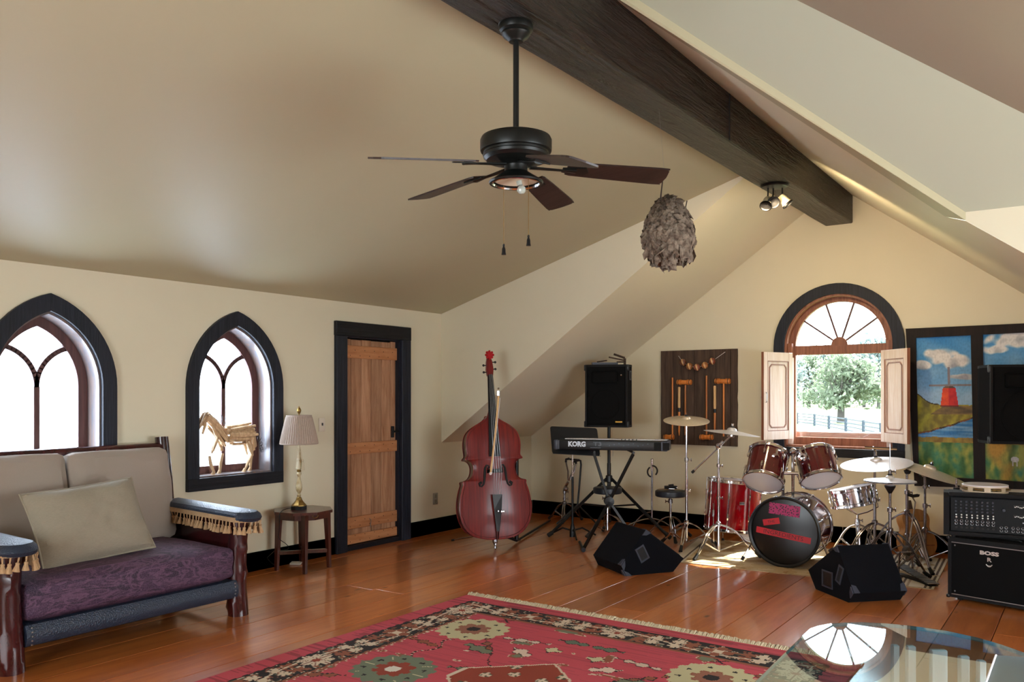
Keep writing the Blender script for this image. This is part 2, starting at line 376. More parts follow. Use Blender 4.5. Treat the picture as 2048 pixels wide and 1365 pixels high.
m = MB().hull_prism([(XL, YC, .922), (XL, YG, .922), (-2.0, YG, 3.428), (-2.0, YC-.001, 3.428)], (-.04, 0, .05)); struct('ceiling', m, M_CEIL_LIT)
m = MB().hull_prism([(XL, YR, 2.257), (XL, YC, 2.257), (-2.0, YC, 3.318), (-2.0, YR, 3.318)], (-.03, 0, .12)); struct('ceiling', m, M_CEIL_SHADED)
RZ = lambda x: 3.41-.745*(x+2)
A0, A1, BT = (-2.0, 3.31, 3.41), (-.688, 5.28, RZ(-.688)), (-.545, 4.9, 2.33)
m = MB().hull_prism([(-2, YG, 3.41), (XR, YG, RZ(XR)), (XR, YC2, RZ(XR)), (-.545, YC2, RZ(-.545)), A1, A0], (.03, 0, .05)); struct('ceiling', m, M_CEIL_LIT)
C0, C1, D0, D1 = (-1.95, 3.343, 3.43), (-.543, 4.9, 2.371), (-1.48, 3.385, 3.400), (.31, 4.9, 2.371)
B0 = (C0[0], C0[1], C0[2]-.04)
m = MB().add([A0, A1, BT, B0, C0, C1], [(0, 1, 2, 3), (3, 2, 5, 4)]); struct('trim_valley', m, M_CEIL_SHADED, fix=False)
m = MB().hull_prism([C0, C1, D1, D0], (0, .0, .06)); struct('ceiling', m, plain('half_shaded_ceiling_paint', (166, 167, 148), rough=.5, spec=.3))  # same ceiling paint, its shade put into a grey-green tone
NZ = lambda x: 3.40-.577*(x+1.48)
m = MB().hull_prism([D0, D1, (XR, YC2, NZ(XR)), (XR, YR, NZ(XR)), (-1.48, YR, 3.40)], (0, 0, .06)); struct('ceiling', m, plain('deep_shaded_ceiling_paint', (156, 144, 126), rough=.5, spec=.3))  # same ceiling paint again, darkened to taupe because this plane gets less light
m = MB().hull_prism([(-2.0, YR, 3.40), (-2.0, 3.4, 3.40), (-1.48, 3.4, 3.40), (-1.48, YR, 3.40)], (0, 0, .06)); struct('ceiling', m, M_CEIL_SHADED)
m = MB().hull_prism([(C1[0], YC2-.002, C1[2]+.02), (.31, YC2-.002, 2.39), (XR, YC2-.002, NZ(XR)+.02), (XR, YC2-.002, RZ(XR)), (BT[0], YC2-.002, BT[2])], (0, .0015, 0)); struct('wall_cheek_right', m, M_WALL)
m = MB().plate([(YR, 0), (YG, 0), (YG, RZ(XR)), (YC2, RZ(XR)), (YC2, NZ(XR)), (YR, NZ(XR))], .2, lambda y, z, w: (XR+w, y, z), [[(1.9, .55), (4.1, .55), (4.1, 1.65), (1.9, 1.65)]]); struct('wall_right', m, M_WALL)
m = MB().plate([(XL, 0), (XR, 0), (XR, NZ(XR)), (-1.48, 3.40), (-2, 3.40), (XL, 2.257)], .2, lambda x, z, w: (x, YR-w, z), [[(-3.2, .65), (-.8, .65), (-.8, 2.35), (-3.2, 2.35)]]); struct('wall_rear', m, M_WALL)
GW, GS, GX = .4985, 1.89, -2.013
m = MB().plate([(XL, 0), (XR, 0), (XR, RZ(XR)), (-2, 3.43), (XL, .922)], .24, lambda x, z, w: (x, YG+w, z), [arch(GW, .905, GS, GX)]); struct('wall_gable', m, M_WALL)
# floor and its boards
m = MB().box(((XL+XR)/2, (YR+YG)/2, -.06), (XR-XL+.4, YG-YR+.4, .08)); floor = struct('floor', m, plain('subfloor_dark', (40, 20, 10), rough=.9))
random.seed(4)
pw = .272; x0 = -2.114-13*pw; plank_meshes = {}
bi = 0
for i in range(27):
    xa = max(x0+i*pw, XL); xb = min(x0+(i+1)*pw, XR)
    if xb-xa < .02: continue
    y = YR-random.random()*1.5
    while y < YG:
        L = random.choice((3.6, 4.2, 4.8)); ya, yb = max(y, YR), min(y+L, YG); y += L
        if yb-ya < .05: continue
        key = (round(xb-xa, 3), round(yb-ya, 3))
        mp = MB().rbox((0, 0, -.01), (key[0]-.005, key[1]-.004, .02), .001, 1, smooth=False)
        o = build('floor_board', mp, M_FLOOR, floor); o.location = ((xa+xb)/2, (ya+yb)/2, 0); o['kind'] = 'structure'; bi += 1
# baseboards
def bboard(name, a, b, n, mat, h=.145, t=.022):
    a, b, n = Vector(a), Vector(b), Vector(n); c = (a+b)/2+n*t/2; c.z = h/2
    d = (b-a); R = Matrix((d.normalized(), n.cross(d.normalized())*-1, UP)).transposed()
    mm = MB().rbox(c, (d.length, t, h), .003, 1, R=R, smooth=False); return struct(name, mm, mat)
bboard('baseboard_left', (XL, YR, 0), (XL, 5.143, 0), (1, 0, 0), M_BLACKWOOD_Y)
bboard('baseboard_left', (XL, 6.123, 0), (XL, YG, 0), (1, 0, 0), M_BLACKWOOD_Y)
bboard('baseboard_gable', (XL+.022, YG, 0), (-1.96, YG, 0), (0, -1, 0), M_BLACKWOOD_X, .15)
bboard('baseboard_gable', (-1.955, YG, 0), (XR, YG, 0), (0, -1, 0), M_BLACKWOOD_X, .15)
# ridge beam
random.seed(8)
bm_ = MB(); n = 70; vs = []; fs = []
for i in range(n+1):
    y = YR+(YG-YR)*i/n; zb = 2.955+.0115*y+.004*noise.noise(Vector((y*1.7, 0, 0)))
    wl = -2.124+.006*noise.noise(Vector((y*1.3, 5, 0))); wr = -1.873+.006*noise.noise(Vector((y*1.3, 9, 0)))
    zt = 3.30+.005*y
    c = .008
    vs += [(wl, y, zt), (wl, y, zb+c), (wl+c, y, zb), (wr-c, y, zb), (wr, y, zb+c), (wr, y, zt)]
for i in range(n):
    for k in range(5): fs.append((i*6+k, i*6+k+1, (i+1)*6+k+1, (i+1)*6+k))
fs.append([0, 1, 2, 3, 4, 5]); fs.append([n*6+k for k in (5, 4, 3, 2, 1, 0)])
fs += [(i*6, (i+1)*6, (i+1)*6+5, i*6+5) for i in range(n)]
bm_.add(vs, fs); beam = struct('trim_beam', bm_, M_BEAM)
jb = MB().box((-1.872, 5.06, 3.17), (.006, .006, .30)); struct('beam_joint', jb, M_RUBBER, beam)
# ---------------------------------------------------------------- pointed windows
def gothic_window(name, yc):
    root = bpy.data.objects.new(name, None); COL.objects.link(root); root['kind'] = 'structure'; root.location = (XL, yc, .694)
    WM[root.name] = Matrix.Translation((XL, yc, .694))
    T = lambda dx: (lambda y, z, w: (XL+dx-w, y, z))
    def half(sign):
        full_o = gothic(.4435, .694, 1.473, 2.076, 0); full_i = gothic(.345, .789, 1.473, 1.961, 0)
        oo = [p for p in full_o[1:17]]; ii = [p for p in full_i[1:17]]
        poly = oo+ii[::-1]; poly = [(yc+sign*p[0], max(p[1], .789)) for p in poly]
        return poly
    for s in (1, -1):
        mm = MB().plate(half(s), .032, lambda y, z, w: (XL+.032-w, y, z)); build('casing_board', mm, M_BLACKWOOD, root, world=True)
    mm = MB().rbox((XL+.017, yc, .7415), (.036, .889, .095), .003, 1, smooth=False); build('casing_board', mm, M_BLACKWOOD_Y, root, world=True)
    mm = MB().plate(gothic(.345, .789, 1.473, 1.961, yc), .19, T(0), [gothic(.333, .801, 1.473, 1.944, yc)]); build('reveal', mm, M_LINER, root, world=True)
    mm = MB().plate(gothic(.333, .801, 1.473, 1.944, yc), .04, T(-.15), [gothic(.27, .86, 1.473, 1.872, yc)]); sash = build('sash', mm, M_SASH, root, world=True)
    mm = MB().box((XL-.17, yc, (1.473+.85)/2), (.03, .036, 1.473-.85)); 
    build('mullion', mm, M_SASH, sash, world=True)
    R = .27
    for s in (1, -1):
        pts = [(XL-.17, yc+s*(R-R*math.cos(a)), 1.473+R*math.sin(a)) for a in [1.36*i/12 for i in range(13)]]
        mm = MB()
        for a, b in zip(pts[:-1], pts[1:]):
            a, b = Vector(a), Vector(b); d = (b-a).normalized(); nn = Vector((1, 0, 0)); q = d.cross(nn)
            mm.box((a+b)/2, (.03, .032, (b-a).length+.008), Matrix((nn, q, d)).transposed())
        build('tracery_bar', mm, M_SASH, sash, world=True)
    ol = [(-.27, .86), (.0, .86), (0, 1.473)]
    mm = MB().plate(gothic(.272, .858, 1.473, 1.874, yc), .005, T(-.168)); build('pane', mm, M_FROST, root, world=True)
for i, y in enumerate(WY): gothic_window('window_%d' % (i+1), y)
# ---------------------------------------------------------------- gable window with fanlight
gw = bpy.data.objects.new('window_3', None); COL.objects.link(gw); gw['kind'] = 'structure'; gw.location = (GX, YG, .82); WM[gw.name] = Matrix.Translation((GX, YG, .82))
P = lambda off: (lambda x, z, w: (x, YG+off+w, z))
mm = MB().plate(arch(.5985, .905, GS, GX), .035, P(-.035), [arch(.4985, .9051, GS, GX)]) if False else MB()
ao, ai = arch(.5985, .905, GS, GX), arch(.4985, .905, GS, GX)
for lo, hi in ((1, 16), (15, 31)):
    o_, i_ = ao[lo:hi], ai[lo:hi]
    if hi == 31: o_ = ao[16:31]+[ao[0]]; i_ = ai[16:31]+[ai[0]]
    else: o_ = ao[1:17]; i_ = ai[1:17]
    mm = MB().plate(o_+i_[::-1], .035, P(-.035)); build('casing_board', mm, M_BLACKWOOD, gw, world=True)
mm = MB().rbox((GX, YG-.02, .8625), (1.2, .045, .085), .003, 1, smooth=False); build('casing_board', mm, M_BLACKWOOD_X, gw, world=True)
mm = MB().plate(arch(.4985, .905, GS, GX), .17, P(-.004), [arch(.478, .925, GS, GX)]); build('reveal', mm, M_BROWN, gw, world=True)
mm = MB().plate(arch(.478, .925, GS, GX), .05, P(.09), [arch(.417, 1.0, 1.80, GX)[:2]+[(GX+.417, 1.815), (GX-.417, 1.815)], [(GX-.417, 1.905), (GX+.417, 1.905)]+arch(.417, 1.0, 1.905, GX)[2:]]); sash = build('sash', mm, M_BROWN, gw, world=True)
for x in (-.455, .455):
    mm = MB().rbox((GX+x, YG+.07, 1.36), (.045, .05, .86), .003, 1, smooth=False); build('stop_post', mm, M_WHITEWOOD, gw, world=True)
    mm = MB().rbox((GX+x, YG+.05, 1.86), (.04, .05, .14), .003, 1, smooth=False); build('stop_block', mm, M_BROWN, gw, world=True)
for a in (36, 72, 108, 144):
    a = math.radians(a); d = Vector((math.cos(a), 0, math.sin(a)))
    mm = MB().box(Vector((GX, YG+.115, 1.905))+d*.25, (.017, .02, .37), Matrix((Vector((math.sin(a), 0, -math.cos(a))), Vector((0, 1, 0)), d)).transposed()); build('muntin', mm, M_SASH, sash, world=True)
mm = MB().plate([(GX-.075, 1.895)]+[(GX+.075*math.cos(PI-PI*i/12), 1.905+.075*math.sin(PI*i/12)) for i in range(13)]+[(GX+.075, 1.895)], .03, P(.085)); build('fan_hub', mm, M_BROWN, sash, world=True)
mm = MB().plate(arch(.418, 1.903, 1.905, GX), .004, P(.118)); build('pane', mm, M_PANE, gw, world=True)
mm = MB().box((GX, YG+.12, 1.408), (.836, .004, .816)); build('pane', mm, M_PANE, gw, world=True)
mm = MB().rbox((GX, YG+.27, 1.005), (.95, .16, .10), .02, 2); build('outer_sill', mm, plain('weathered_pink_sill', (196, 168, 160), rough=.8, var=.2, scale=12, stretch=(1, 8, 8), bump=.4), gw, world=True)
# ---------------------------------------------------------------- plank door
dr = bpy.data.objects.new('door_1', None); COL.objects.link(dr); dr['kind'] = 'structure'; dr.location = (XL, 5.63, 0); WM[dr.name] = Matrix.Translation((XL, 5.63, 0))
for (ya, yb) in ((5.143, 5.274), (5.995, 6.122)):
    mm = MB().rbox((XL+.018, (ya+yb)/2, .975), (.04, yb-ya, 1.95), .004, 1, smooth=False); build('casing_board', mm, M_BLACKWOOD, dr, world=True)
mm = MB().rbox((XL+.018, 5.6325, 2.015), (.042, .985, .13), .004, 1, smooth=False); build('casing_board', mm, M_BLACKWOOD_Y, dr, world=True)
for (y, w_) in ((5.277, .012), (5.99, .012)):
    mm = MB().box((XL-.07, y, .975), (.15, .014, 1.95)); build('jamb', mm, M_BLACKWOOD, dr, world=True)
mm = MB().box((XL-.07, 5.634, 1.948), (.15, .72, .014)); build('jamb', mm, M_BLACKWOOD, dr, world=True)
mm = MB().box((XL-.05, 5.634, .022), (.12, .72, .044)); build('threshold', mm, M_BLACKWOOD_Y, dr, world=True)
DX = XL-.045
ys = [onX(u, 850, DX).y for u in (690.5, 702.3, 722.8, 742.5, 763, 781.3, 794.5)]
random.seed(3)
for a, b in zip(ys[:-1], ys[1:]):
    zt = 1.935-random.random()*.015
    mm = MB().rbox((DX-.012, (a+b)/2, (zt+.05)/2), (.022, b-a-.005, zt-.05), .003, 1, smooth=False); build('door_plank', mm, M_DOOR, dr, world=True)
for (za, zb) in ((1.755, 1.872), (.872, .978), (.188, .296), (.05, .135)):
    mm = MB().rbox((DX+.011, (ys[0]+ys[-1])/2, (za+zb)/2), (.022, ys[-1]-ys[0]-.01, zb-za), .004, 1, smooth=False); b = build('batten', mm, M_DOORB, dr, world=True)
    nm = MB()
    for k in range(10):
        nm.cyl((DX+.021, ys[0]+.04+k*.062, za+.025+.05*(k % 2)), (DX+.0245, ys[0]+.04+k*.062, za+.025+.05*(k % 2)), .004, n=6)
    build('nails', nm, M_BLACK, b, world=True, kind='stuff')
mm = MB().rbox((DX+.014, 5.93, 1.06), (.02, .03, .11), .003, 1).tube([(DX+.03, 5.91, 1.06), (DX+.04, 5.96, 1.065), (DX+.045, 6.02, 1.06)], .009, 8).ball((DX+.04, 5.90, 1.06), .014)
build('latch', mm, M_BLACK, dr, world=True)
mm = MB().tube([(DX+.03, 5.60, .26), (DX+.045, 5.605, .25), (DX+.04, 5.60, .18)], .004, 6); build('hasp', mm, M_STEEL, dr, world=True)
# switch and outlet
def wallplate(name, label, cat, y, z, mat, kind):
    t = thing(name, label, cat, (XL, y, z))
    build('cover_plate', MB().rbox((.004, 0, 0), (.008, .072, .118), .003, 2), mat, t)
    if kind == 'switch':
        build('toggle', MB().rbox((.012, 0, .004), (.016, .012, .024), .003, 1), M_GREYPL, t)
    else:
        for dz in (-.027, .027): build('socket', MB().rbox((.009, 0, dz), (.003, .036, .036), .003, 1), plain('socket_face', (120, 114, 100), rough=.5), t)
p = onX(643, 850, XL); wallplate('light_switch', 'small ivory light switch on the wall just behind the lamp shade', 'switch', p.y, p.z, M_WHITEPL, 'switch')
p = onX(870, 998, XL); wallplate('wall_outlet', 'stone grey wall outlet low on the wall between door and double bass', 'outlet', p.y, p.z, M_TANPL, 'outlet')
# ---------------------------------------------------------------- shutters
def shutter(x0, y0, ang, label, handle):
    Mx = Matrix.Translation((x0, y0, .985)) @ Matrix.Rotation(ang, 4, 'Z')
    t = thing('window_shutter', label, 'shutter', M=Mx, group='white shutters of the arched window')
    Wd, H, T = .42, .845, .03
    for x in (.0275, Wd-.0275): build('stile', MB().rbox((x, 0, H/2), (.055, T, H), .003, 1, smooth=False), M_WHITEWOOD, t)
    for z, h in ((.0425, .085), (H-.0425, .085)): build('rail', MB().rbox((Wd/2, 0, z), (Wd-.112, T-.002, h), .003, 1, smooth=False), M_WHITEWOOD, t)
    build('panel', MB().box((Wd/2, 0, H/2), (Wd-.11, .012, H-.17)), M_WHITEWOOD, t)
    brown = M_BROWN
    for sd in (-1, 1):
        x1, x2, z1, z2, c = .085, Wd-.085, .115, H-.115, .03
        pts = [(x1+c, z1), (x2-c, z1), (x2, z1+c), (x2, z2-c), (x2-c, z2), (x1+c, z2), (x1, z2-c), (x1, z1+c)]
        ins = [(x1+c+.006, z1+.010), (x2-c-.006, z1+.010), (x2-.010, z1+c+.006), (x2-.010, z2-c-.006), (x2-c-.006, z2-.010), (x1+c+.006, z2-.010), (x1+.010, z2-c-.006), (x1+.010, z1+c+.006)]
        build('moulding', MB().plate(pts, .005*sd, lambda x, z, w, s=sd: (x, s*.006+w, z), [ins]), brown, t, label='thin brown moulding line')
        mm = MB()
        for (cx_, w_, cz_, h_) in ((Wd/2, Wd-.11, .088, .006), (Wd/2, Wd-.11, H-.088, .006), (.058, .006, H/2, H-.17), (Wd-.058, .006, H/2, H-.17)):
            mm.box((cx_, sd*.009, cz_), (w_, .008, h_))
        build('inner_edge', mm, brown, t, label='brown chipped edge')
    build('edge_strip', MB().box((Wd+.002, 0, H/2), (.004, T-.004, H)), brown, t, label='dark brown outer edge')
    if handle:
        for sd in (-1, 1): build('handle', MB().tube([(Wd-.03, sd*.015, .36), (Wd-.025, sd*.03, .375), (Wd-.02, sd*.034, .41), (Wd-.025, sd*.03, .445), (Wd-.03, sd*.015, .46)], .004, 6), M_STEEL, t)
shutter(-2.43, 8.262, PI+math.radians(68), 'left white panelled shutter of the arched window, with a small pull handle', True)
shutter(-1.60, 8.262, -math.radians(49), 'right white panelled shutter of the arched window, next to the landscape painting', False)
# ---------------------------------------------------------------- landscape outside
gnd = MB().add([(-300, 9.5, -1.6), (300, 9.5, -1.6), (300, 420, -1.6), (-300, 420, -1.6)], [(0, 1, 2, 3)])
tag(build('meadow', gnd, plain('sunlit_grass', (104, 118, 68), rough=.9, var=.3, scale=.15)), 'sunlit green meadow seen through the arched window', 'meadow').__setitem__('kind', 'structure')
def leafmat(name, c):
    m, nt, b = new_mat(name); b.inputs['Base Color'].default_value = lin(c); b.inputs['Roughness'].default_value = .6
    b.inputs['Transmission Weight'].default_value = 0
    tl = nd(nt, 'ShaderNodeBsdfTranslucent'); tl.inputs[0].default_value = lin(c); mx = nd(nt, 'ShaderNodeMixShader'); mx.inputs[0].default_value = .5
    nt.links.new(b.outputs[0], mx.inputs[1]); nt.links.new(tl.outputs[0], mx.inputs[2]); nt.links.new(mx.outputs[0], nt.nodes['Material Output'].inputs[0]); return m
M_LEAF = leafmat('haze_paled_leaf', (104, 116, 96)); M_LEAF2 = leafmat('hazy_bluish_leaf', (100, 114, 114))  # leaf colours paled to stand in for the haze outdoors
M_BARK = plain('grey_bark', (70, 66, 64), rough=.9, var=.3, scale=3)
def tree(label, base, h, cw, n, ls, mat, seed, trunk=.35, group=None, lo=.18):
    random.seed(seed); t = thing('tree', label, 'tree', base, group=group)
    m = MB(); m.tube([(0, 0, 0), (.1, 0, h*.3), (-.05, .1, h*.6), (.05, 0, h*.9)], [trunk, trunk*.8, trunk*.5, trunk*.15], 8); ends = []
    for k in range(9):
        a = random.random()*6.28; z = h*(.22+.06*k); L = cw*.42*(1-.05*k)
        e = (math.cos(a)*L, math.sin(a)*L, z+L*.7); m.tube(bez((0, 0, z), (e[0]*.5, e[1]*.5, z+L*.2), e, 4), [trunk*.4, trunk*.33, trunk*.25, trunk*.15, trunk*.06], 5); ends.append(e)
    build('trunk', m, M_BARK, t)
    cl = [(random.gauss(0, .33)*cw/1.6, random.gauss(0, .33)*cw/1.6, h*(lo+.12+random.random()*(.88-lo))) for _ in range(26)]
    m = MB()
    for k in range(n):
        c = random.choice(cl); f = 1-abs(c[2]/h-.5)*.8
        p = Vector((c[0]*f+random.gauss(0, cw*.09), c[1]*f+random.gauss(0, cw*.09), c[2]+random.gauss(0, h*.07)))
        if p.z < h*lo: continue
        d = Vector((random.gauss(0, 1), random.gauss(0, 1), random.gauss(0, 1))).normalized(); e = d.cross(Vector((random.random(), random.random(), random.random()+.1))).normalized()
        s = ls*(.6+.8*random.random()); m.add([p-d*s, p+e*s*.5, p+d*s, p-e*s*.5], [(0, 1, 2, 3)])
    o = build('foliage', m, mat, t, fix=False); o['kind'] = 'stuff'; return t
b0 = onZ(1681, 846, -1.6); tree('broad haze-paled tree standing alone behind the paddock fence', b0, 7.2, 10.0, 5200, .26, M_LEAF, 5, .42, lo=.2)
for k, (u, d, h, w_, mt) in enumerate(((1575, 190, 13, 11, 1), (1618, 205, 12, 12, 0), (1652, 215, 15, 12, 1), (1690, 225, 14, 13, 0), (1728, 200, 14, 11, 1), (1757, 180, 15, 12, 1), (1795, 195, 15, 12, 0))):
    p = C((u-CX)/F_PX*d, d, -1.6)
    tree('hazy woodland tree beyond the meadow, '+('leftmost of the row', 'second from the left of the row', 'third from the left, left of the lone tree', 'directly behind the lone tree trunk', 'third from the right of the row', 'second from the right of the row', 'rightmost of the row')[k], p, h, w_, 1300, .55, (M_LEAF, M_LEAF2)[mt], 30+k, .4, group='woodland trees beyond the meadow', lo=.06)
random.seed(77); wm_ = MB()
for k in range(9000):
    u = random.choice((random.uniform(700, 1560), random.uniform(1810, 2900))); d_ = 190+40*random.random(); h_ = 13+3*noise.noise(Vector((u/60, 0, 0)))
    p = C((u-CX)/F_PX*d_, d_, -1.6+h_*random.random()**.7); dd = Vector((random.gauss(0, 1), random.gauss(0, 1), random.gauss(0, 1))).normalized(); e = dd.cross(UP).normalized(); s = .9+.8*random.random()
    wm_.add([p-dd*s, p+e*s*.6, p+dd*s, p-e*s*.6], [(0, 1, 2, 3)])
w_ = build('woodland_foliage', wm_, M_LEAF2, fix=False); tag(w_, 'long mass of distant woodland foliage on both sides of the hazy trees', 'foliage'); w_['kind'] = 'stuff'
fn = thing('paddock_fence', 'dark four-rail paddock fence crossing the meadow outside the window', 'fence', C(26, 76, -1.6))
M_FENCE = plain('hazy_fence_board', (46, 56, 68), rough=.8)  # board colour lifted a little to stand in for haze
pts = []
for u, d in ((1560, 92), (1594, 86), (1629, 80), (1658, 73), (1692, 66.5), (1727, 60), (1762, 54.5), (1800, 49), (1840, 45)):
    p = C((u-CX)/F_PX*d, d, -1.6); pts.append(p)
    build('post', MB().box(p+Vector((0, 0, .58)), (.2, .2, 1.2)), M_FENCE, fn, world=True)
for a, b in zip(pts[:-1], pts[1:]):
    for z in (.22, .5, .78, 1.08):
        d = b-a; x = d.normalized()
        build('rail', MB().box((a+b)/2+Vector((0, 0, z)), (d.length, .04, .09), Matrix((x, UP.cross(x), UP)).transposed()), M_FENCE, fn, world=True)
mm = MB().box((XL-.16, 5.634, .99), (.02, .80, 2.1)); struct('door_light_block', mm, M_RUBBER)  # unseen dark sheet added to block sky light behind the plank gaps
# ---------------------------------------------------------------- kilim rug, woven pattern as colour per knot
def paint_grid(name, w, h, nx, ny, colf, mat, parent, place, hf=None):
    vs = []; fs = []
    for j in range(ny+1):
        for i in range(nx+1):
            x, y = w*i/nx, h*j/ny; vs.append(place(x, y, hf(x, y) if hf else 0))
    for j in range(ny):
        for i in range(nx): a = j*(nx+1)+i; fs.append((a, a+1, a+nx+2, a+nx+1))
    me = bpy.data.meshes.new(name); me.from_pydata([tuple(v) for v in vs], [], fs)
    at = me.attributes.new('Col', 'BYTE_COLOR', 'CORNER'); buf = []
    for j in range(ny):
        for i in range(nx):
            c = lin(colf(w*(i+.5)/nx, h*(j+.5)/ny)); buf += list(c)*4
    at.data.foreach_set('color', buf); me.update()
    o = bpy.data.objects.new(name, me); COL.objects.link(o); me.materials.append(mat)
    if parent is not None:
        I = wm(parent).inverted(); me.transform(I); o.parent = parent
    return o
RED, DRED, INK, CREAMC, BRWN, SAGE, OLIVE, RUST, PALE = (188, 76, 84), (152, 62, 70), (44, 38, 36), (206, 186, 160), (140, 84, 62), (112, 116, 92), (84, 86, 66), (142, 62, 44), (196, 186, 146)
RW, RH = 2.62, 3.5
def q(x, s=.010): return math.floor(x/s)*s+s/2
def medallion(dx, dy, R, petals, rim, mid, heart):
    r = math.hypot(dx, dy); a = math.atan2(dy, dx)
    if r > R*(1+.06*math.cos(16*a)): return None
    if r > R*.93: return rim
    if r > R*.55:
        ra, rr = (a*8/(2*PI)) % 1-.5, r-R*.76
        if abs(ra)*r*.78 < .016 and abs(rr) < .016 and (abs(ra)*r*.78 < .006 or abs(rr) < .006): return INK
        if abs(ra) > .485 and petals: return PALE
        return rim
    if r < R*(.34+.14*abs(math.cos(4*a))): return heart if r < R*.2 else mid
    if r < R*.5*(.75+.3*abs(math.cos(4*a))): return BRWN if not petals else RUST
    return rim
def flower(dx, dy, R):
    r = math.hypot(dx, dy); a = math.atan2(dy, dx)
    if r < R*(.55+.45*abs(math.cos(4*a))):
        if r < R*.22: return RUST
        if abs(math.sin(8*a)) < .28: return (120, 70, 62)
        return CREAMC
def border(s, t, w):
    """s along, t across (0..w)"""
    P_ = .62; k = math.floor(s/P_); ls = s-k*P_-P_/2; lt = t-w/2
    c = flower(ls, lt*1.05, .108)
    if c and k % 2 == 0: return c
    if k % 2 and math.hypot(ls, lt) < .09*(.5+.5*abs(math.cos(2*math.atan2(lt, ls)))): return CREAMC if math.hypot(ls, lt) < .03 or abs(abs(ls)-abs(lt)) < .008 else BRWN
    vine = w*.27*math.cos(2*PI*s/(2*P_)+PI/2)
    if abs(lt-vine) < .0075: return CREAMC
    for off in (-.2, -.12, .12, .2):
        ax, ay = abs(ls)-abs(off)-.04, lt-w*.2*(1 if off > 0 else -1)*(1 if k % 2 else -1)
        r = math.hypot(ax, ay)
        if r < .048*(.35+.65*abs(math.cos(3*math.atan2(ay, ax)+off*9))): return BRWN if abs(off) < .15 else CREAMC if r < .04 else BRWN
    n_ = noise.noise(Vector((s*17+5, t*22, 2)))
    if .17 < n_ < .25: return CREAMC
    if n_ >= .25: return (88, 92, 76) if n_ < .42 else BRWN
    if n_ < -.42: return BRWN
    return INK
def rug_color(x, y):
    x, y = q(x), q(y, .009)
    xm = min(x, RW-x); j = .004*math.sin(y*90)
    e = min(xm+j, y)
    if e < .125: return RED if (noise.noise(Vector((x*3, y*40, 0))) > -.15) else DRED
    if e < .135: return INK
    if e < .335:
        if y < xm: return border(x-RW/2+.31, y-.135, .2)
        return border(y-.05, xm-.135, .2)
    if e < .345: return INK
    if e < .365: return BRWN
    if e < .372: return CREAMC if int(x*80+y*80) % 2 else BRWN
    m1 = medallion(xm-.56, y-.66, .215, False, (188, 178, 138), (146, 96, 76), INK)
    if m1: return m1
    m2 = medallion(xm-.67, y-1.47, .215, True, (110, 118, 96), RUST, (214, 206, 190))
    if m2: return m2
    xc = abs(x-RW/2)
    d = xc/.42+abs(y-1.32)/.38
    if d < 1 and xc < .33:
        for (a, b) in ((.08, -.14), (.2, -.05), (.08, .05), (.22, .12), (0, .2), (.14, -.24)):
            r = math.hypot(xc-a, y-1.32-b)
            if r < .034: return CREAMC if abs(math.cos(2*math.atan2(y-1.32-b, xc-a))) > .6 or r < .012 else OLIVE
        return RUST
    if d < 1.05 and xc < .36: return CREAMC
    for (a, b, L, ww, th, col) in ((.95, .68, .16, .028, -.15, (200, 178, 156)), (1.05, .86, .09, .045, .5, (214, 190, 168)), (.83, .95, .12, .05, .3, SAGE), (.98, 1.26, .11, .03, -.2, SAGE), (.82, .86, .14, .02, .9, BRWN),
                                   (.5, 1.03, .15, .03, .2, BRWN), (.42, 1.75, .14, .03, -.5, BRWN), (1.2, .55, .10, .04, 0, (96, 110, 92)), (.48, 2.1, .12, .05, .4, SAGE), (.85, 1.9, .14, .04, .2, BRWN), (1.1, 2.2, .16, .05, -.3, SAGE), (1.18, .74, .05, .05, 0, PALE), (.3+.08, .5, .06, .02, 0, BRWN)):
        dx, dy = xm-a, y-b; u = dx*math.cos(th)+dy*math.sin(th); v = -dx*math.sin(th)+dy*math.cos(th)
        vv = abs(v)+.012*math.sin(u*70)
        if abs(u) < L and vv < ww*(1-abs(u)/L*.7): return INK if vv > ww*(1-abs(u)/L*.7)-.007 else col
    # stems
    s1 = abs(y-(.66+.9*(xm-.56)+.05*math.sin(xm*20)))
    if .78 < xm < 1.1 and s1 < .006: return INK
    s2 = abs(xm-(.60+.03*math.sin(y*25)))
    if .88 < y < 1.26 and s2 < .006: return INK if int(y*100) % 3 else CREAMC
    if abs(xm-.62) < .05 and abs(y-.40) < .03 and abs(abs(xm-.62)-abs(y-.4)) < .009: return INK
    n_ = noise.noise(Vector((x*7, y*9, 5)))
    if n_ > .46: return BRWN if n_ < .56 else SAGE
    if n_ > .43: return CREAMC
    return RED if noise.noise(Vector((x*2, y*50, 3))) > -.2 else (172, 70, 78)
RX, RY = -3.615, 4.615
rug = thing('kilim_rug', 'large red kilim rug with black floral border and cream fringed end', 'rug', (RX+RW/2, RY-RH/2, 0))
M_RUG = attr_mat('woven_kilim', bump=.5, scale=260, stretch=(1, 2.5, 1))
rn = lambda x, y: .006*noise.noise(Vector((0, y*2.2, 1)))
def rug_place(x, y, h): return (RX+x+rn(x, y)*(1-min(x, RW-x)), RY-y, .010+.0015*noise.noise(Vector((x*4, y*4, 0))))
paint_grid('woven_field', RW, RH, 300, 400, rug_color, M_RUG, rug, rug_place)
build('rug_edge', MB().box((RX+RW/2, RY-RH/2, .0038), (RW-.004, RH-.004, .007)), plain('rug_backing', (120, 36, 44), rough=.95), rug, world=True)
random.seed(11); m = MB()
for i in range(230):
    x = RX+.01+(RW-.02)*i/229; L = .05+.025*random.random(); dx = random.gauss(0, .014)
    m.tube([(x, RY-.005, .008), (x+dx*.3, RY+L*.35, .016+.008*random.random()), (x+dx, RY+L, .006)], [.006, .0075, .0045], 5)
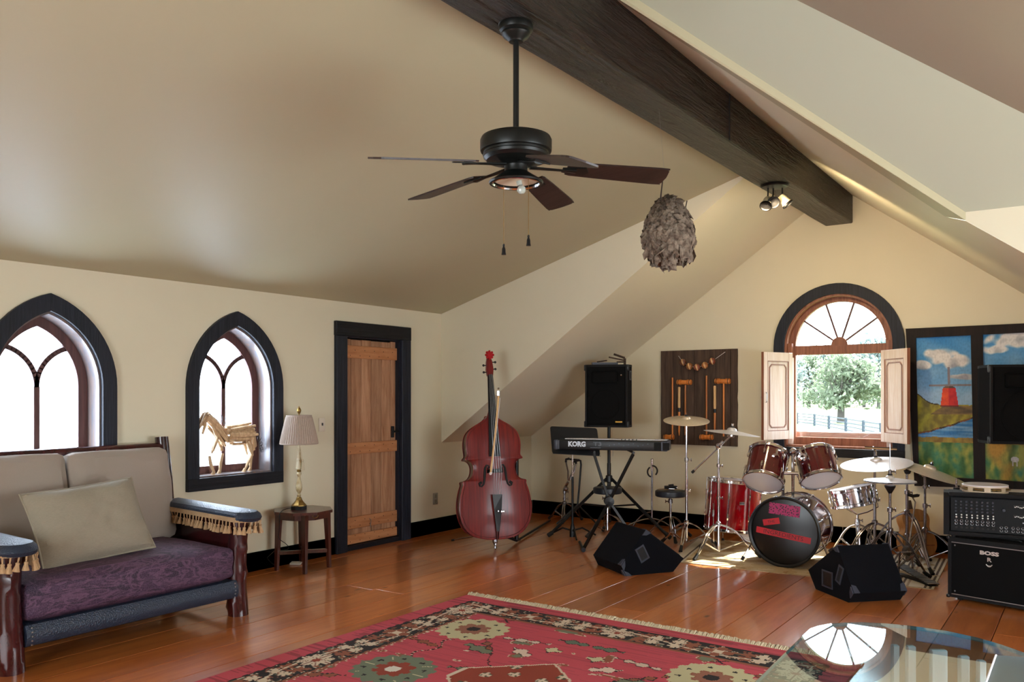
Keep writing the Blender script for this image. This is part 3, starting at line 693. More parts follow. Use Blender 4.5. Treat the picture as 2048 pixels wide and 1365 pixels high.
build('fringe', m, plain('cream_cotton_fringe', (206, 190, 158), rough=.95, var=.2, scale=90), rug, world=True, kind='stuff', fix=False)
# ---------------------------------------------------------------- flatweave mat under the drums
mt = thing('flatweave_mat', 'sand coloured flatweave mat with dark end stripes under the drum kit', 'rug', (-2.0, 7.2, 0))
cs = [Vector(p) for p in ((-2.95, 6.54, 0), (-.95, 6.70, 0), (-1.02, 8.0, 0), (-3.2, 7.75, 0))]
def mat_color(x, y):
    if x > 1.48 or x < .12:
        k = (x*33) % 1
        if k < .2: return (96, 82, 74)
        if k < .3: return (170, 150, 130)
        return (206, 196, 176)
    n_ = noise.noise(Vector((x*9, y*9, 1)))
    return (176, 146, 104) if n_ > .25 else (196, 172, 132) if n_ > -.2 else (208, 188, 152)
def mat_place(x, y, h):
    u, v = x/2.0, y/1.3; p = (cs[0]*(1-u)+cs[1]*u)*(1-v)+(cs[3]*(1-u)+cs[2]*u)*v
    p.z = .007+.003*noise.noise(Vector((x*3, y*3, 0)))+.004*(u > .93)*noise.noise(Vector((x*2, y*7, 0))); return p
paint_grid('woven_field', 2.0, 1.3, 120, 70, mat_color, attr_mat('woven_mat', bump=.5, scale=200), mt, mat_place)
build('mat_edge', MB().plate([(c.x, c.y) for c in cs], .005, lambda x, y, w: (x, y, w+.0005)), M_JUTE, mt, world=True)
# ---------------------------------------------------------------- log settee
st = thing('log_settee', 'dark varnished log settee with purple snakeskin seat and two taupe back cushions', 'sofa', (-4.95, 2.69, 0))
def log(a, b, r0, r1, seed, n=14):
    a, b = Vector(a), Vector(b); random.seed(seed); N = 26
    kn = [(random.random(), random.random()*6.28, .12+.14*random.random()) for _ in range(7)]
    pts = []; m = MB(); Rm = frame_of(b-a); vs = []; fs = []
    for i in range(N+1):
        t = i/N; c = a+(b-a)*t+Vector((math.sin(t*5+seed)*.008, math.cos(t*4+seed)*.008, 0)); r = r0+(r1-r0)*t
        for k in range(n):
            th = 2*PI*k/n; rr = r*(1+.05*noise.noise(Vector((math.cos(th)*1.5, math.sin(th)*1.5, t*6+seed))))
            for (kt, ka, kh) in kn:
                da = (th-ka+PI) % (2*PI)-PI; rr += r*kh*math.exp(-(da/.35)**2-((t-kt)/.035)**2)
            vs.append(c+Rm @ Vector((rr*math.cos(th), rr*math.sin(th), 0)))
    for i in range(N):
        for k in range(n): fs.append((i*n+k, i*n+(k+1) % n, (i+1)*n+(k+1) % n, (i+1)*n+k))
    m.add(vs, fs, True); m.add(vs[:n], [list(range(n))[::-1]]); m.add(vs[-n:], [list(range(n))]); return m
SX0, SX1, SY0, SY1 = -5.30, -4.53, 2.0, 3.38
for (x, y, h, r, sd) in ((SX1, SY0, .64, .062, 1), (SX1, SY1, .64, .062, 2)):
    build('front_post', log((x, y, 0), (x, y, h), r*1.05, r*.95, sd), M_LOG, st, world=True)
for (y, sd) in ((SY0-.02, 3), (SY1+.02, 4)):
    build('back_post', log((SX0, y, 0), (SX0-.12, y, 1.12), .055, .045, sd), M_LOG, st, world=True)
build('top_rail', log((SX0-.105, SY0-.02, 1.05), (SX0-.105, SY1+.02, 1.05), .03, .03, 9), M_LOG, st, world=True)
for y in (SY0, SY1): 
    build('side_panel', MB().rbox(((SX0+SX1)/2, y, .46), (SX1-SX0-.1, .03, .30), .006, 1), M_LOG, st, world=True)
    build('side_rail', log((SX0, y, .10), (SX1, y, .10), .022, .022, 12), M_LOG, st, world=True)
def puff(c, size, r, amp, seed, R=None, n=10):
    """padded block: subdivided box with rounded swelling"""
    bm = bmesh.new(); bmesh.ops.create_cube(bm, size=2); bmesh.ops.subdivide_edges(bm, edges=list(bm.edges), cuts=n, use_grid_fill=True)
    vs = []
    hx, hy, hz = [s/2 for s in size]
    for v in bm.verts:
        p = v.co.copy(); k = 1.0
        e = Vector((hx*p.x, hy*p.y, hz*p.z)); 
        inn = Vector((max(-hx+r, min(hx-r, e.x)), max(-hy+r, min(hy-r, e.y)), max(-hz+r, min(hz-r, e.z))))
        d = e-inn
        if d.length > 1e-6: e = inn+d.normalized()*r
        f = [(1-p.x**2), (1-p.y**2), (1-p.z**2)]
        ax = 0 if abs(p.x) > .999 else 1 if abs(p.y) > .999 else 2
        b_ = 1
        for i in range(3):
            if i != ax: b_ *= f[i]
        if ax in (0, 1, 2): e[ax] += (1 if p[ax] > 0 else -1)*amp[ax]*b_**.5
        w = noise.noise(Vector((p.x*2+seed, p.y*2, p.z*2)))*.006
        e += Vector((w, w, w)); vs.append((R @ e if R else e)+Vector(c))
    bm.verts.index_update(); fs = [[v.index for v in f.verts] for f in bm.faces]; bm.free(); return MB().add(vs, fs, True)
ym = (SY0+SY1)/2; SL = SY1-SY0
build('seat_cushion', puff(((SX0+SX1)/2+.035, ym, .345), (.80, SL-.10, .215), .05, (.02, 0, .025), 2, n=14), M_SNAKE, st, world=True)
mm = MB(); prof = [(SX1+.052, .235), (SX1+.072, .20), (SX1+.075, .165), (SX1+.06, .13), (SX1+.02, .115), (SX1-.10, .12), (SX1-.12, .2), (SX1-.10, .245)]
mm.hull_prism([(x, SY0+.05, z) for x, z in prof], (0, SL-.10, 0)); mm.sm = [False, False]+[True]*(len(mm.f)-2)
rl = build('front_rail_pad', mm, M_LEATHER, st, world=True, label='navy pebbled leather front rail')
nm = MB()
for y in (SY0+.075, SY1-.075):
    for k in range(5): nm.ball((SX1+.078-.004*abs(k-2), y, .135+.022*k), .006, 6)
build('nailheads', nm, M_STEEL, rl, world=True, kind='stuff')
build('seat_platform', MB().box(((SX0+SX1)/2, ym, .20), (SX1-SX0, SL-.1, .06)), M_RUBBER, st, world=True)
tilt = Matrix.Rotation(math.radians(-11), 3, 'Y')
for k, (y0, y1) in enumerate(((SY0+.03, ym-.035), (ym-.03, SY1-.02))):
    build('back_cushion', puff((SX0+.03, (y0+y1)/2, .74), (.15, y1-y0-.004, .62), .045, (.02, .0, .006), 5+k, R=tilt, n=12), M_TAUPE, st, world=True)
# padded arms with bullion of tassels
tm = MB().lathe([(0, .0), (.0028, .0), (.0028, -.014), (.0022, -.026), (.006, -.029), (.0068, -.035), (.0055, -.040), (.0100, -.062), (.0118, -.074), (0, -.073)], n=9)
tassel0 = None
for ai_, y in enumerate((SY0, SY1+.01)):
    x0a, x1a = SX0-.02, SX1+.16; zt = .650
    prof = []
    outl = []; hw = .095
    for i in range(13):
        a = -PI/2+PI*i/12; outl.append((x1a-hw+hw*math.cos(a)*.9, y+hw*math.sin(a)))
    outl = [(x0a, y-hw*.85)]+outl+[(x0a, y+hw*.85)]
    mm = MB(); n = len(outl); rings = [(1.0, zt-.022), (1.03, zt), (1.0, zt+.022), (.85, zt+.038), (.55, zt+.045), (.15, zt+.048)]
    cx_, cy_ = (x0a+x1a)/2, y; vs = []
    for (s_, z_) in rings:
        for (px, py) in outl:
            dx_ = px-cx_; vs.append((cx_+dx_*(s_ if s_ > 1 else (1-(1-s_)*.25)), cy_+(py-cy_)*s_, z_+.004*noise.noise(Vector((px*8, py*8, 0)))-(px-x0a)*.02))
    fs = []
    for k in range(len(rings)-1):
        for i in range(n): fs.append((k*n+i, k*n+(i+1) % n, (k+1)*n+(i+1) % n, (k+1)*n+i))
    fs.append([(len(rings)-1)*n+i for i in range(n)]); fs.append(list(range(n))[::-1]); mm.add(vs, fs, True)
    pad = build('arm_pad', mm, M_LEATHER, st, world=True, label='navy leather padded arm')
    # ribbon
    path = [Vector((px*1.0, cy_+(py-cy_)*1.05, zt-.010-(px-x0a)*.02)) for (px, py) in outl]
    mm = MB()
    for a, b in zip(path[:-1], path[1:]): 
        mm.add([a+UP*.018, b+UP*.018, b-UP*.012, a-UP*.012], [(0, 1, 2, 3)])
    rb = build('ribbon', mm, M_TASSEL, pad, world=True, label='tan braid trim', fix=False)
    L = [0]
    for a, b in zip(path[:-1], path[1:]): L.append(L[-1]+(b-a).length)
    k = 0; s_ = .03
    while s_ < L[-1]-.02:
        i = max(j for j in range(len(L)) if L[j] <= s_); i = min(i, len(path)-2); f = (s_-L[i])/(L[i+1]-L[i]); p = path[i].lerp(path[i+1], f)
        loc = wm(st).inverted() @ (p-UP*.012)
        random.seed(int(s_*1000)+ai_)
        Mx = Matrix.Translation(loc) @ Matrix.Rotation(random.gauss(0, .12), 4, 'X') @ Matrix.Rotation(random.gauss(0, .12), 4, 'Y') @ Matrix.Diagonal((1.55, 1.55, .95+.12*random.random(), 1))
        if tassel0 is None:
            tassel0 = build('tassel', tm, M_TASSEL, pad); tassel0.matrix_basis = Mx; src = tassel0
        else: link_copy(tassel0, pad, Mx)
        s_ += .033+.006*random.random(); k += 1
# scatter pillow
def pillow(w, h, t, n=22, seed=1):
    m = MB()
    for sd in (1, -1):
        vs = []; fs = []
        for j in range(n+1):
            for i in range(n+1):
                u, v = 2*i/n-1, 2*j/n-1
                f = max(0, (1-u**4)*(1-v**4))**.6
                x = u*w/2*(1-.07*(1-abs(v)**2.2*0)*(1-v*v)*(abs(u)**3)*0-.05*(1-v*v)*abs(u)); z = v*h/2*(1-.05*(1-u*u)*abs(v))
                y = sd*t/2*f*(1+.12*noise.noise(Vector((u*2.2, v*2.2, seed))))+.008*noise.noise(Vector((u*5, v*5, seed+3)))*f*2
                vs.append((x, y, z))
        for j in range(n):
            for i in range(n): a = j*(n+1)+i; q_ = (a, a+1, a+n+2, a+n+1); fs.append(q_ if sd < 0 else q_[::-1])
        m.add(vs, fs, True)
    rim = []
    for i in range(n): rim.append((-1+2*i/n, -1))
    for i in range(n): rim.append((1, -1+2*i/n))
    for i in range(n): rim.append((1-2*i/n, 1))
    for i in range(n): rim.append((-1, 1-2*i/n))
    pts = [(u*w/2*(1-.05*(1-v*v)*abs(u)), 0, v*h/2*(1-.05*(1-u*u)*abs(v))) for u, v in rim]
    return m, pts
pm, pts = pillow(.66, .47, .17)
pc = Vector((-4.80, 2.56, .675))
Mp = Matrix.Translation(pc) @ Matrix.Rotation(math.radians(90), 4, 'Z') @ Matrix.Rotation(math.radians(-4), 4, 'Y') @ Matrix.Rotation(math.radians(-27), 4, 'X')
pl = thing('scatter_cushion', 'grey-beige rectangular scatter cushion with piped edge leaning on the settee back', 'cushion', M=Mp)
build('cover', pm, M_PILLOW, pl); build('piping', MB().tube(pts, .006, 6, closed=True), M_PILLOW, pl)
# ---------------------------------------------------------------- octagonal side table and lamp
TZ = .486; tc = Vector((-5.275, 4.565, 0))
tb = thing('side_table', 'small dark mahogany octagonal side table between the horse window and the door', 'table', tc, math.radians(8))
oc = [(.245*math.cos(PI/8+PI*k/4), .245*math.sin(PI/8+PI*k/4)) for k in range(8)]
build('table_top', MB().plate(oc, .022, lambda x, y, w: (x, y, TZ-.022+w)), M_TABLEWOOD, tb)
build('apron', MB().plate([(x*.84, y*.84) for x, y in oc], .045, lambda x, y, w: (x, y, TZ-.067+w), [[(x*.78, y*.78) for x, y in oc]]), M_TABLEWOOD, tb)
for k in range(4):
    a = PI/4+PI/2*k; x, y = .19*math.cos(a), .19*math.sin(a)
    build('leg', MB().add([(x+sx*s+.018*math.cos(a)*f, y+sy*s+.018*math.sin(a)*f, z) for (z, s, f) in ((0, .013, 1), (TZ-.024, .021, 0)) for sx, sy in ((-1, -1), (1, -1), (1, 1), (-1, 1))], [(3, 2, 1, 0), (4, 5, 6, 7), (0, 1, 5, 4), (1, 2, 6, 5), (2, 3, 7, 6), (3, 0, 4, 7)]), M_TABLEWOOD, tb)
for k in range(2):
    a = PI/4+PI/2*k; build('cross_stretcher', MB().box((0, 0, .14+.002*k), (.38, .026, .028), Matrix.Rotation(a, 3, 'Z')), M_TABLEWOOD, tb)
pr = onZ(579, 1029, TZ); build('ring_pull', MB().tube([tc+Vector((.215+.0*k, -.06+.028*math.cos(a), TZ-.03+.016*math.sin(a))) for k, a in enumerate([2*PI*i/12 for i in range(12)])], .003, 5, closed=True), M_BRASS, tb, world=True)
lp = tc+Vector((-.01, .0, TZ))
lpp = onZ(598, 1019, TZ); lp = Vector((lpp.x, lpp.y, TZ+.0005))
la = thing('table_lamp', 'table lamp with pleated mauve shade, cream and gold turned stem and hanging tassels', 'lamp', lp)
sq8 = lambda r: [(r*math.cos(PI/8+PI*k/4), r*math.sin(PI/8+PI*k/4)) for k in range(8)]
build('base', MB().plate(sq8(.066), .028, lambda x, y, w: (x, y, w)), M_BLACK, la)
build('foot', MB().lathe([(.060, .028), (.058, .036), (.040, .055), (.026, .075), (.020, .095), (.014, .10)], n=8, smooth=False), M_BRASS, la)
build('lower_stem', MB().lathe([(.014, .10), (.017, .115), (.010, .125), (.014, .135), (.024, .155), (.027, .18), (.023, .21), (.013, .245), (.011, .265), (.021, .285), (.018, .30), (.010, .305)], n=18), M_CREAM, la)
build('collar', MB().lathe([(.010, .300), (.017, .306), (.018, .316), (.010, .325)], n=18), M_BRASS, la)
build('upper_stem', MB().lathe([(.010, .320), (.026, .332), (.024, .36), (.015, .44), (.010, .50), (.009, .56)], n=18), M_CREAM, la)
pleats = 46; sh = MB(); vs = []; fs = []; N = pleats*2
for (r, z) in ((.150, .530), (.148, .545), (.128, .640), (.104, .745), (.098, .765)):
    for k in range(N):
        a = 2*PI*k/N; rr = r*(1+(.045 if k % 2 else -.0)*(1 if .54 < z < .76 else .2)); vs.append((rr*math.cos(a), rr*math.sin(a), z))
for i in range(4):
    for k in range(N): fs.append((i*N+k, i*N+(k+1) % N, (i+1)*N+(k+1) % N, (i+1)*N+k))
sh.add(vs, fs, False); shade = build('lamp_shade', sh, M_SHADE, la, fix=False)
build('shade_band', MB().tube([(.151*math.cos(2*PI*k/40), .151*math.sin(2*PI*k/40), .536) for k in range(40)], .005, 6, closed=True).tube([(.1*math.cos(2*PI*k/40), .1*math.sin(2*PI*k/40), .763) for k in range(40)], .004, 6, closed=True), M_SHADE, shade)
build('finial', MB().cyl((0, 0, .56), (0, 0, .785), .004).lathe([(.006, .775), (.012, .785), (.018, .80), (.018, .81), (.012, .822), (.005, .83), (.003, .84), (0, .842)], n=14), M_BRASS, la)
for (x, y, z0) in ((.020, -.022, .385), (.036, .008, .375)):
    tsl = build('tassel', MB().tube([(.008, 0, .53), (x, y, z0+.03)], .0018, 5).ball((x, y, z0+.024), .010, 10).lathe([(.006, z0+.015), (.010, z0), (.013, z0-.03), (.016, z0-.055), (0, z0-.052)], c=(x, y, 0), n=12), plain('cream_cord', (200, 188, 160), rough=.9), la)
cd = tag(build('power_cord', MB().tube(bez(lp+Vector((-.05, -.03, .012)), lp+Vector((-.02, -.15, .012)), tc+Vector((.02, -.235, TZ+.012)), 6)+bez(tc+Vector((.03, -.262, TZ)), tc+Vector((.06, -.29, .36)), tc+Vector((.0, -.25, .30)), 6)+bez(tc+Vector((-.04, -.20, .26)), tc+Vector((.02, -.05, .15)), tc+Vector((-.15, -.16, .16)), 6)+bez(tc+Vector((-.2, -.2, .10)), tc+Vector((-.22, -.15, .04)), tc+Vector((-.215, -.1, .02)), 4), .003, 6), M_RUBBER), 'thin black cord trailing from the lamp off the side table to the skirting', 'cord')
pp = onZ(592, 1130, 0.0); tag(build('paper_slip', MB().box(pp+Vector((0, 0, .012)), (.09, .05, .012), Matrix.Rotation(.5, 3, 'Z') @ Matrix.Rotation(.15, 3, 'X')), M_WHITEPL), 'small white paper slip on the floor under the side table', 'paper')
# ---------------------------------------------------------------- driftwood horse
HX = -5.625
def H(u, v, dx=0): p = onX(380+u/8.53, 800+v/8.53, HX); p.x += dx; return p
hs = thing('horse_sculpture', 'horse figure made of pale driftwood sticks with curly wire mane, on the window sill', 'sculpture', H(650, 1250))
ax = []
def bundle(a, b, r, n, seed, rs=.009, over=.02):
    random.seed(seed); a, b = Vector(a), Vector(b); d = (b-a)
    for k in range(n):
        th = 2*PI*k/n+random.random(); off = Vector((math.cos(th), math.sin(th)*.2, math.sin(th)))*r*(.6+.4*random.random()) if n > 1 else Vector((0, 0, 0))
        off2 = off+Vector((random.gauss(0, .01), random.gauss(0, .012), random.gauss(0, .012))) if n > 1 else Vector((0, 0, 0))
        p, q_ = a-d*over*random.random()+off, b+d*over*random.random()+off2; mid = (p+q_)/2+Vector((random.gauss(0, .004),)*3)
        build('stick', MB().tube([p, mid, q_], [rs*1.15, rs*1.4, rs*.95], 6), M_STICK, hs, world=True)
bundle(H(640, 600), H(1050, 560), .055, 20, 1, .011); bundle(H(600, 520), H(1000, 470), .03, 6, 2, .010)
bundle(H(700, 700), H(980, 690), .04, 5, 3, .009)
bundle(H(290, 290), H(620, 620), .035, 12, 4, .010); bundle(H(330, 420), H(560, 760), .03, 6, 5, .008)
bundle(H(250, 270), H(170, 500), .028, 6, 6, .009); bundle(H(290, 300), H(200, 420), .03, 3, 16, .009)
bundle(H(1000, 480), H(1090, 800), .035, 6, 7, .010); bundle(H(900, 640), H(990, 900), .02, 3, 8, .008)
for pts_, dx in (((H(420, 660), H(330, 850), H(330, 960)), .03), ((H(560, 700), H(590, 860), H(580, 920)), -.03), ((H(940, 700), H(1010, 860), H(1030, 900)), .03), ((H(1090, 700), H(1100, 860), H(1090, 930)), -.03)):
    bundle(pts_[0]+Vector((dx, 0, 0)), pts_[1]+Vector((dx, 0, 0)), .015, 3, int(pts_[0].y*900), .009)
for a, b, dx in ((H(290, 960), H(370, 1180), .03), (H(570, 920), H(525, 1190), -.01), (H(1030, 920), H(900, 1160), .03), (H(1085, 900), H(1060, 1160), -.02)):
    v = Vector((dx, 0, 0)); b = b+v; b.z = .815; bundle(a+v, b, 0, 1, 3, .010)
    build('hoof', MB().tube([b+Vector((0, 0, .012)), b+Vector((0, -.014, -.024))], [.011, .019], 8), M_STICK, hs, world=True)
random.seed(2); m = MB()
def curl(p, d, r):
    d = Vector(d); return [p+d*(.012*k/3)+Vector((0, math.cos(k*.9), math.sin(k*.9)))*r*(.3+k/10) for k in range(10)]
for k in range(26):
    t = k/25; p = H(230, 230).lerp(H(600, 450), t)+Vector((random.gauss(0, .01), 0, .005)); m.tube(curl(p, (random.gauss(0, .3), .6, .9), .009+.007*random.random()), .0012, 4)
build('mane', m, M_BLACK, hs, world=True, kind='stuff', fix=False); m = MB()
for k in range(22):
    t = k/21; p = H(1110, 520).lerp(H(1200, 850), t); m.tube(curl(p, (random.gauss(0, .3), .7, -.6), .008+.007*random.random()), .0014, 4)
build('tail', m, M_BLACK, hs, world=True, kind='stuff', fix=False)
# ---------------------------------------------------------------- ceiling fan
fc = Vector((-2.0, 2.886, 0)); fan = thing('ceiling_fan', 'dark bronze five-blade ceiling fan hanging on a rod from the beam', 'fan', fc+Vector((0, 0, 2.99)))
z = lambda v, d=3.511: CH-(v-HY)/F_PX*d
build('canopy', MB().lathe([(.074, z(39)), (.080, z(42)), (.080, z(48)), (.072, z(50)), (.074, z(56)), (.070, z(62)), (.060, z(65)), (.061, z(69)), (.052, z(75)), (.036, z(80)), (.030, z(84)), (0, z(85))], c=fc, n=32), M_FANMETAL, fan, world=True)
build('down_rod', MB().cyl(fc+UP*z(268), fc+UP*z(82), .0125), M_FANMETAL, fan, world=True)
build('rod_collar', MB().lathe([(.013, z(256)), (.024, z(262)), (.033, z(272))], c=fc, n=20), M_FANMETAL, fan, world=True)
build('motor_housing', MB().lathe([(0, z(270)), (.05, z(270)), (.13, z(273)), (.146, z(276)), (.152, z(282)), (.152, z(301)), (.150, z(304)), (.138, z(305)), (.137, z(309)), (.141, z(311)), (.138, z(316)), (.125, z(322)), (.085, z(326)), (.06, z(332)), (0, z(333))], c=fc, n=40), M_FANMETAL, fan, world=True)
lk = build('light_kit', MB().lathe([(.055, z(326)), (.048, z(335)), (.050, z(344)), (.075, z(352)), (.110, z(362)), (.116, z(365)), (.112, z(368)), (.100, z(364)), (.06, z(354)), (0, z(350))], c=fc, n=36), M_FANMETAL, fan, world=True)
build('glass_ring', MB().lathe([(.098, z(364)), (.103, z(368)), (.098, z(369)), (.094, z(366))], c=fc, n=36), M_CHROME, lk, world=True)
build('reflector', MB().lathe([(.097, z(362.5)), (.05, z(357)), (0, z(354))], c=fc, n=30), plain('cream_enamel', (206, 196, 170), rough=.3), lk, world=True)
for (dx, v) in ((.012, 0),):
    b_ = fc+RIGHT*dx+UP*z(362); build('bulb', MB().tube([b_, b_+Vector((0, 0, -.02))+RIGHT*dx*.4], .012, 10).ball(b_+Vector((0, 0, -.040))+RIGHT*dx*.9-AWAY*.01, .019, 12), plain('white_bulb_glass', (168, 176, 166), rough=.2), lk, world=True)
blade_tips = [((755, 316), 3.13), ((822, 398), 4.02), ((1122, 413), 4.12), ((1327, 354), 3.62), ((1148, 324), 2.98)]
for k, ((u, v), d) in enumerate(blade_tips):
    tip = W(u, v, d); root = fc+UP*z(331); dirn = tip-root; hd = Vector((dirn.x, dirn.y, 0)).normalized(); L = .66
    tip = root+hd*L; tip.z = CH-(v-HY)/F_PX*((tip.x*-SN)+tip.y*CS)
    x = (tip-(root+hd*.10)).normalized(); side = UP.cross(x).normalized(); pitch = math.radians(-13 if k != 4 else -11)
    y = side*math.cos(pitch)+x.cross(side)*math.sin(pitch); nrm = x.cross(y); p0 = root+hd*.10
    LL = (tip-p0).length
    Mx = Matrix.Translation(p0) @ Matrix((x, y, nrm)).transposed().to_4x4()
    prof = [(.12, .045), (.14, .052), (.25, .058), (.40, .064), (.52, .068), (.56, .066), (LL*.985, .060), (LL, .052)]
    prof = [(min(a, LL), b) for a, b in prof]
    poly = [(a, -b) for a, b in prof]+[(LL+.006, 0)]+[(a, b) for a, b in prof[::-1]]
    mm = MB().plate(poly, .007, lambda a, b, w: Mx @ Vector((a, b, w-.0035)))
    bl = build('blade', mm, M_BLADE, fan, world=True)
    # orient grain: keep world coordinates
    mm = MB().tube([Mx @ Vector((a, 0, -.010)) for a in (-.04, .03, .10, .16)], [.018, .014, .012, .02], 10, flat=.35)
    mm.plate([(.10, -.018), (.20, -.032), (.215, 0), (.20, .032), (.10, .018)], .005, lambda a, b, w: Mx @ Vector((a, b, w-.010)))
    build('blade_iron', mm, M_FANMETAL, bl, world=True)
for (u, v0, v1, d) in ((1007.5, 372, 488, 3.47), (1057, 352, 470, 3.44)):
    a, b = W(u, v0, d), W(u, v1, d); pc_ = build('pull_chain', MB().cyl(b, a, .0012, n=6), M_BRASS, fan, world=True)
    build('pull_knob', MB().lathe([(.002, 0), (.005, -.004), (.004, -.012), (.0075, -.022), (.008, -.034), (.010, -.046), (0, -.046)], c=b, n=12), M_BLACK, pc_, world=True)
# ---------------------------------------------------------------- paper wasp nest on a twig
nc = W(1337, 455, 4.72); nest = thing('hornet_nest', 'big grey-brown papery hornet nest speared on a twig under the beam', 'nest', nc)
m = MB(); N1, N2 = 34, 48; vs = []; fs = []
def nest_r(th, ph):
    t = math.cos(th); base = .126*math.sin(th)**.8*(1-.40*t)
    return base*(1+.10*noise.noise(Vector((math.cos(ph)*3, math.sin(ph)*3, t*4)))+.06*noise.noise(Vector((math.cos(ph)*9, math.sin(ph)*9, t*12))))
def nest_p(th, ph): r = nest_r(th, ph); return Vector((r*math.cos(ph), r*math.sin(ph), .158*math.cos(th)))
for i in range(N1+1):
    for k in range(N2): vs.append(nest_p(PI*i/N1, 2*PI*k/N2))
for i in range(N1):
    for k in range(N2): fs.append((i*N2+k, (i+1)*N2+k, (i+1)*N2+(k+1) % N2, i*N2+(k+1) % N2))
m.add(vs, fs, True); M_NEST = plain('papery_nest', (136, 122, 106), rough=.95, c2=(84, 70, 58), scale=30, bump=.8)
build('comb_shell', m, M_NEST, nest)
random.seed(6); m = MB()
for k in range(1900):
    th = math.acos(1-2*random.random()); ph = random.random()*2*PI; p = nest_p(th, ph)*1.0; nn = Vector((math.cos(ph)*math.sin(th), math.sin(ph)*math.sin(th), math.cos(th)*.7)).normalized()
    dn = (Vector((random.gauss(0, .5), random.gauss(0, .5), -1))); dn = (dn-nn*dn.dot(nn)).normalized(); sd = nn.cross(dn); s = .012+.018*random.random(); lift = .2+.7*random.random()
    if math.cos(th) < -.75: s *= 1.5; lift += .2; dn = (dn-UP*.9).normalized()
    a = p+sd*s*.7; b = p-sd*s*.7; c = p-sd*s*.5+dn*s*1.2+nn*s*lift; d = p+sd*s*.5+dn*s*1.4+nn*s*lift*1.2; e = p+dn*s*.5+nn*s*(.6+lift*.3)
    m.add([a, b, c, d, e], [(0, 1, 4), (1, 2, 4), (2, 3, 4), (3, 0, 4)])
build('paper_flakes', m, M_NEST, nest, kind='stuff', fix=False)
tw = MB().tube([W(1328, 338, 4.6), W(1323, 380, 4.65), W(1318, 430, 4.72), W(1297, 505, 4.72)], [.003, .004, .005, .003], 6).tube([W(1374, 402, 4.8), W(1369, 425, 4.76), W(1352, 450, 4.72)], .003, 6)
build('twig', tw, plain('dark_twig', (42, 30, 24), rough=.8), nest, world=True)
tp = W(1328, 338, 4.6); build('hanging_thread', MB().cyl(tp, Vector((-1.98, tp.y, 3.02)), .0006, n=4), M_STEEL, nest, world=True)
# ---------------------------------------------------------------- three-spot light on the beam
sc_ = onX(1549, 366, -2.0); sl = thing('spotlight_cluster', 'cluster of three small black and cream spotlights under the beam', 'light', sc_)
bz = 2.955+.0115*sc_.y; sc_.z = bz
build('base_plate', MB().lathe([(0, bz+.004), (.10, bz+.004), (.105, bz-.008), (.095, bz-.018), (.03, bz-.026), (0, bz-.026)], c=(sc_.x, sc_.y, 0), n=30), M_BLACK, sl, world=True)
M_CREAMP = plain('cream_spot_shell', (206, 194, 160), rough=.4)
for k, (u, v, dv, lat) in enumerate(((1534, 404, (-.35, -.5, -.8), -.05), (1545, 402, (-.1, -1, -.55), -.01), (1568, 400, (.6, -.2, -.8), .06))):
    top = Vector((sc_.x, sc_.y, bz-.02))+RIGHT*lat; hd_ = W(u, v, 6.3); ax_ = (RIGHT*dv[0]+AWAY*dv[1]+UP*dv[2]).normalized()
    arm = build('spot_arm', MB().tube([top, top-UP*.05, hd_-ax_*.02], .006, 8), M_BLACK, sl, world=True)
    hdm = build('spot_head', MB().lathe([(0, -.045), (.022, -.04), (.030, -.02), (.034, .01), (.040, .04)], c=hd_, axis=ax_, n=20), M_CREAMP, arm, world=True)
    lamp('spotlight_beam', 'SPOT', hd_+ax_*.06, (RIGHT*(-.5, .15, .7)[k]+Vector((.1, 1, 0))+UP*(-.35, -.6, -.2)[k]), 58, (1, .76, .44), spot_size=2.4, spot_blend=1.0, shadow_soft_size=.06)
    build('spot_rim', MB().lathe([(.040, .036), (.046, .040), (.046, .052), (.040, .052), (.036, .044), (0, .040)], c=hd_, axis=ax_, n=20), M_BLACK, arm, world=True)
# ---------------------------------------------------------------- helpers for gear
def basis(origin, x, z=UP):
    x = Vector(x).normalized(); z = Vector(z); z = (z-x*z.dot(x)).normalized(); y = z.cross(x)
    return Matrix.Translation(Vector(origin)) @ Matrix((x, y, z)).transposed().to_4x4()
def text(name, s, size, Mx, mat, parent, ext=.0006, bold=0, sx=1.0):
    cu = bpy.data.curves.new(name, 'FONT'); cu.body = s; cu.size = size; cu.extrude = ext; cu.offset = bold; cu.align_x = 'CENTER'; cu.align_y = 'CENTER'; cu.resolution_u = 2
    o = bpy.data.objects.new(name, cu); COL.objects.link(o); bpy.context.view_layer.update()
    me = bpy.data.meshes.new_from_object(o.evaluated_get(bpy.context.evaluated_depsgraph_get())); bpy.data.objects.remove(o)
    me.transform(Mx @ Matrix.Diagonal((sx, 1, 1, 1))); me.materials.clear(); me.materials.append(mat)
    o = bpy.data.objects.new(name, me); COL.objects.link(o); o.parent = parent; WM[o.name] = wm(parent); return o
FRONT = Matrix((( 1, 0, 0, 0), (0, 0, -1, 0), (0, 1, 0, 0), (0, 0, 0, 1)))   # text plane -> local xz plane facing -y
def cdir(a): a = math.radians(a); return RIGHT*math.cos(a)+AWAY*math.sin(a)
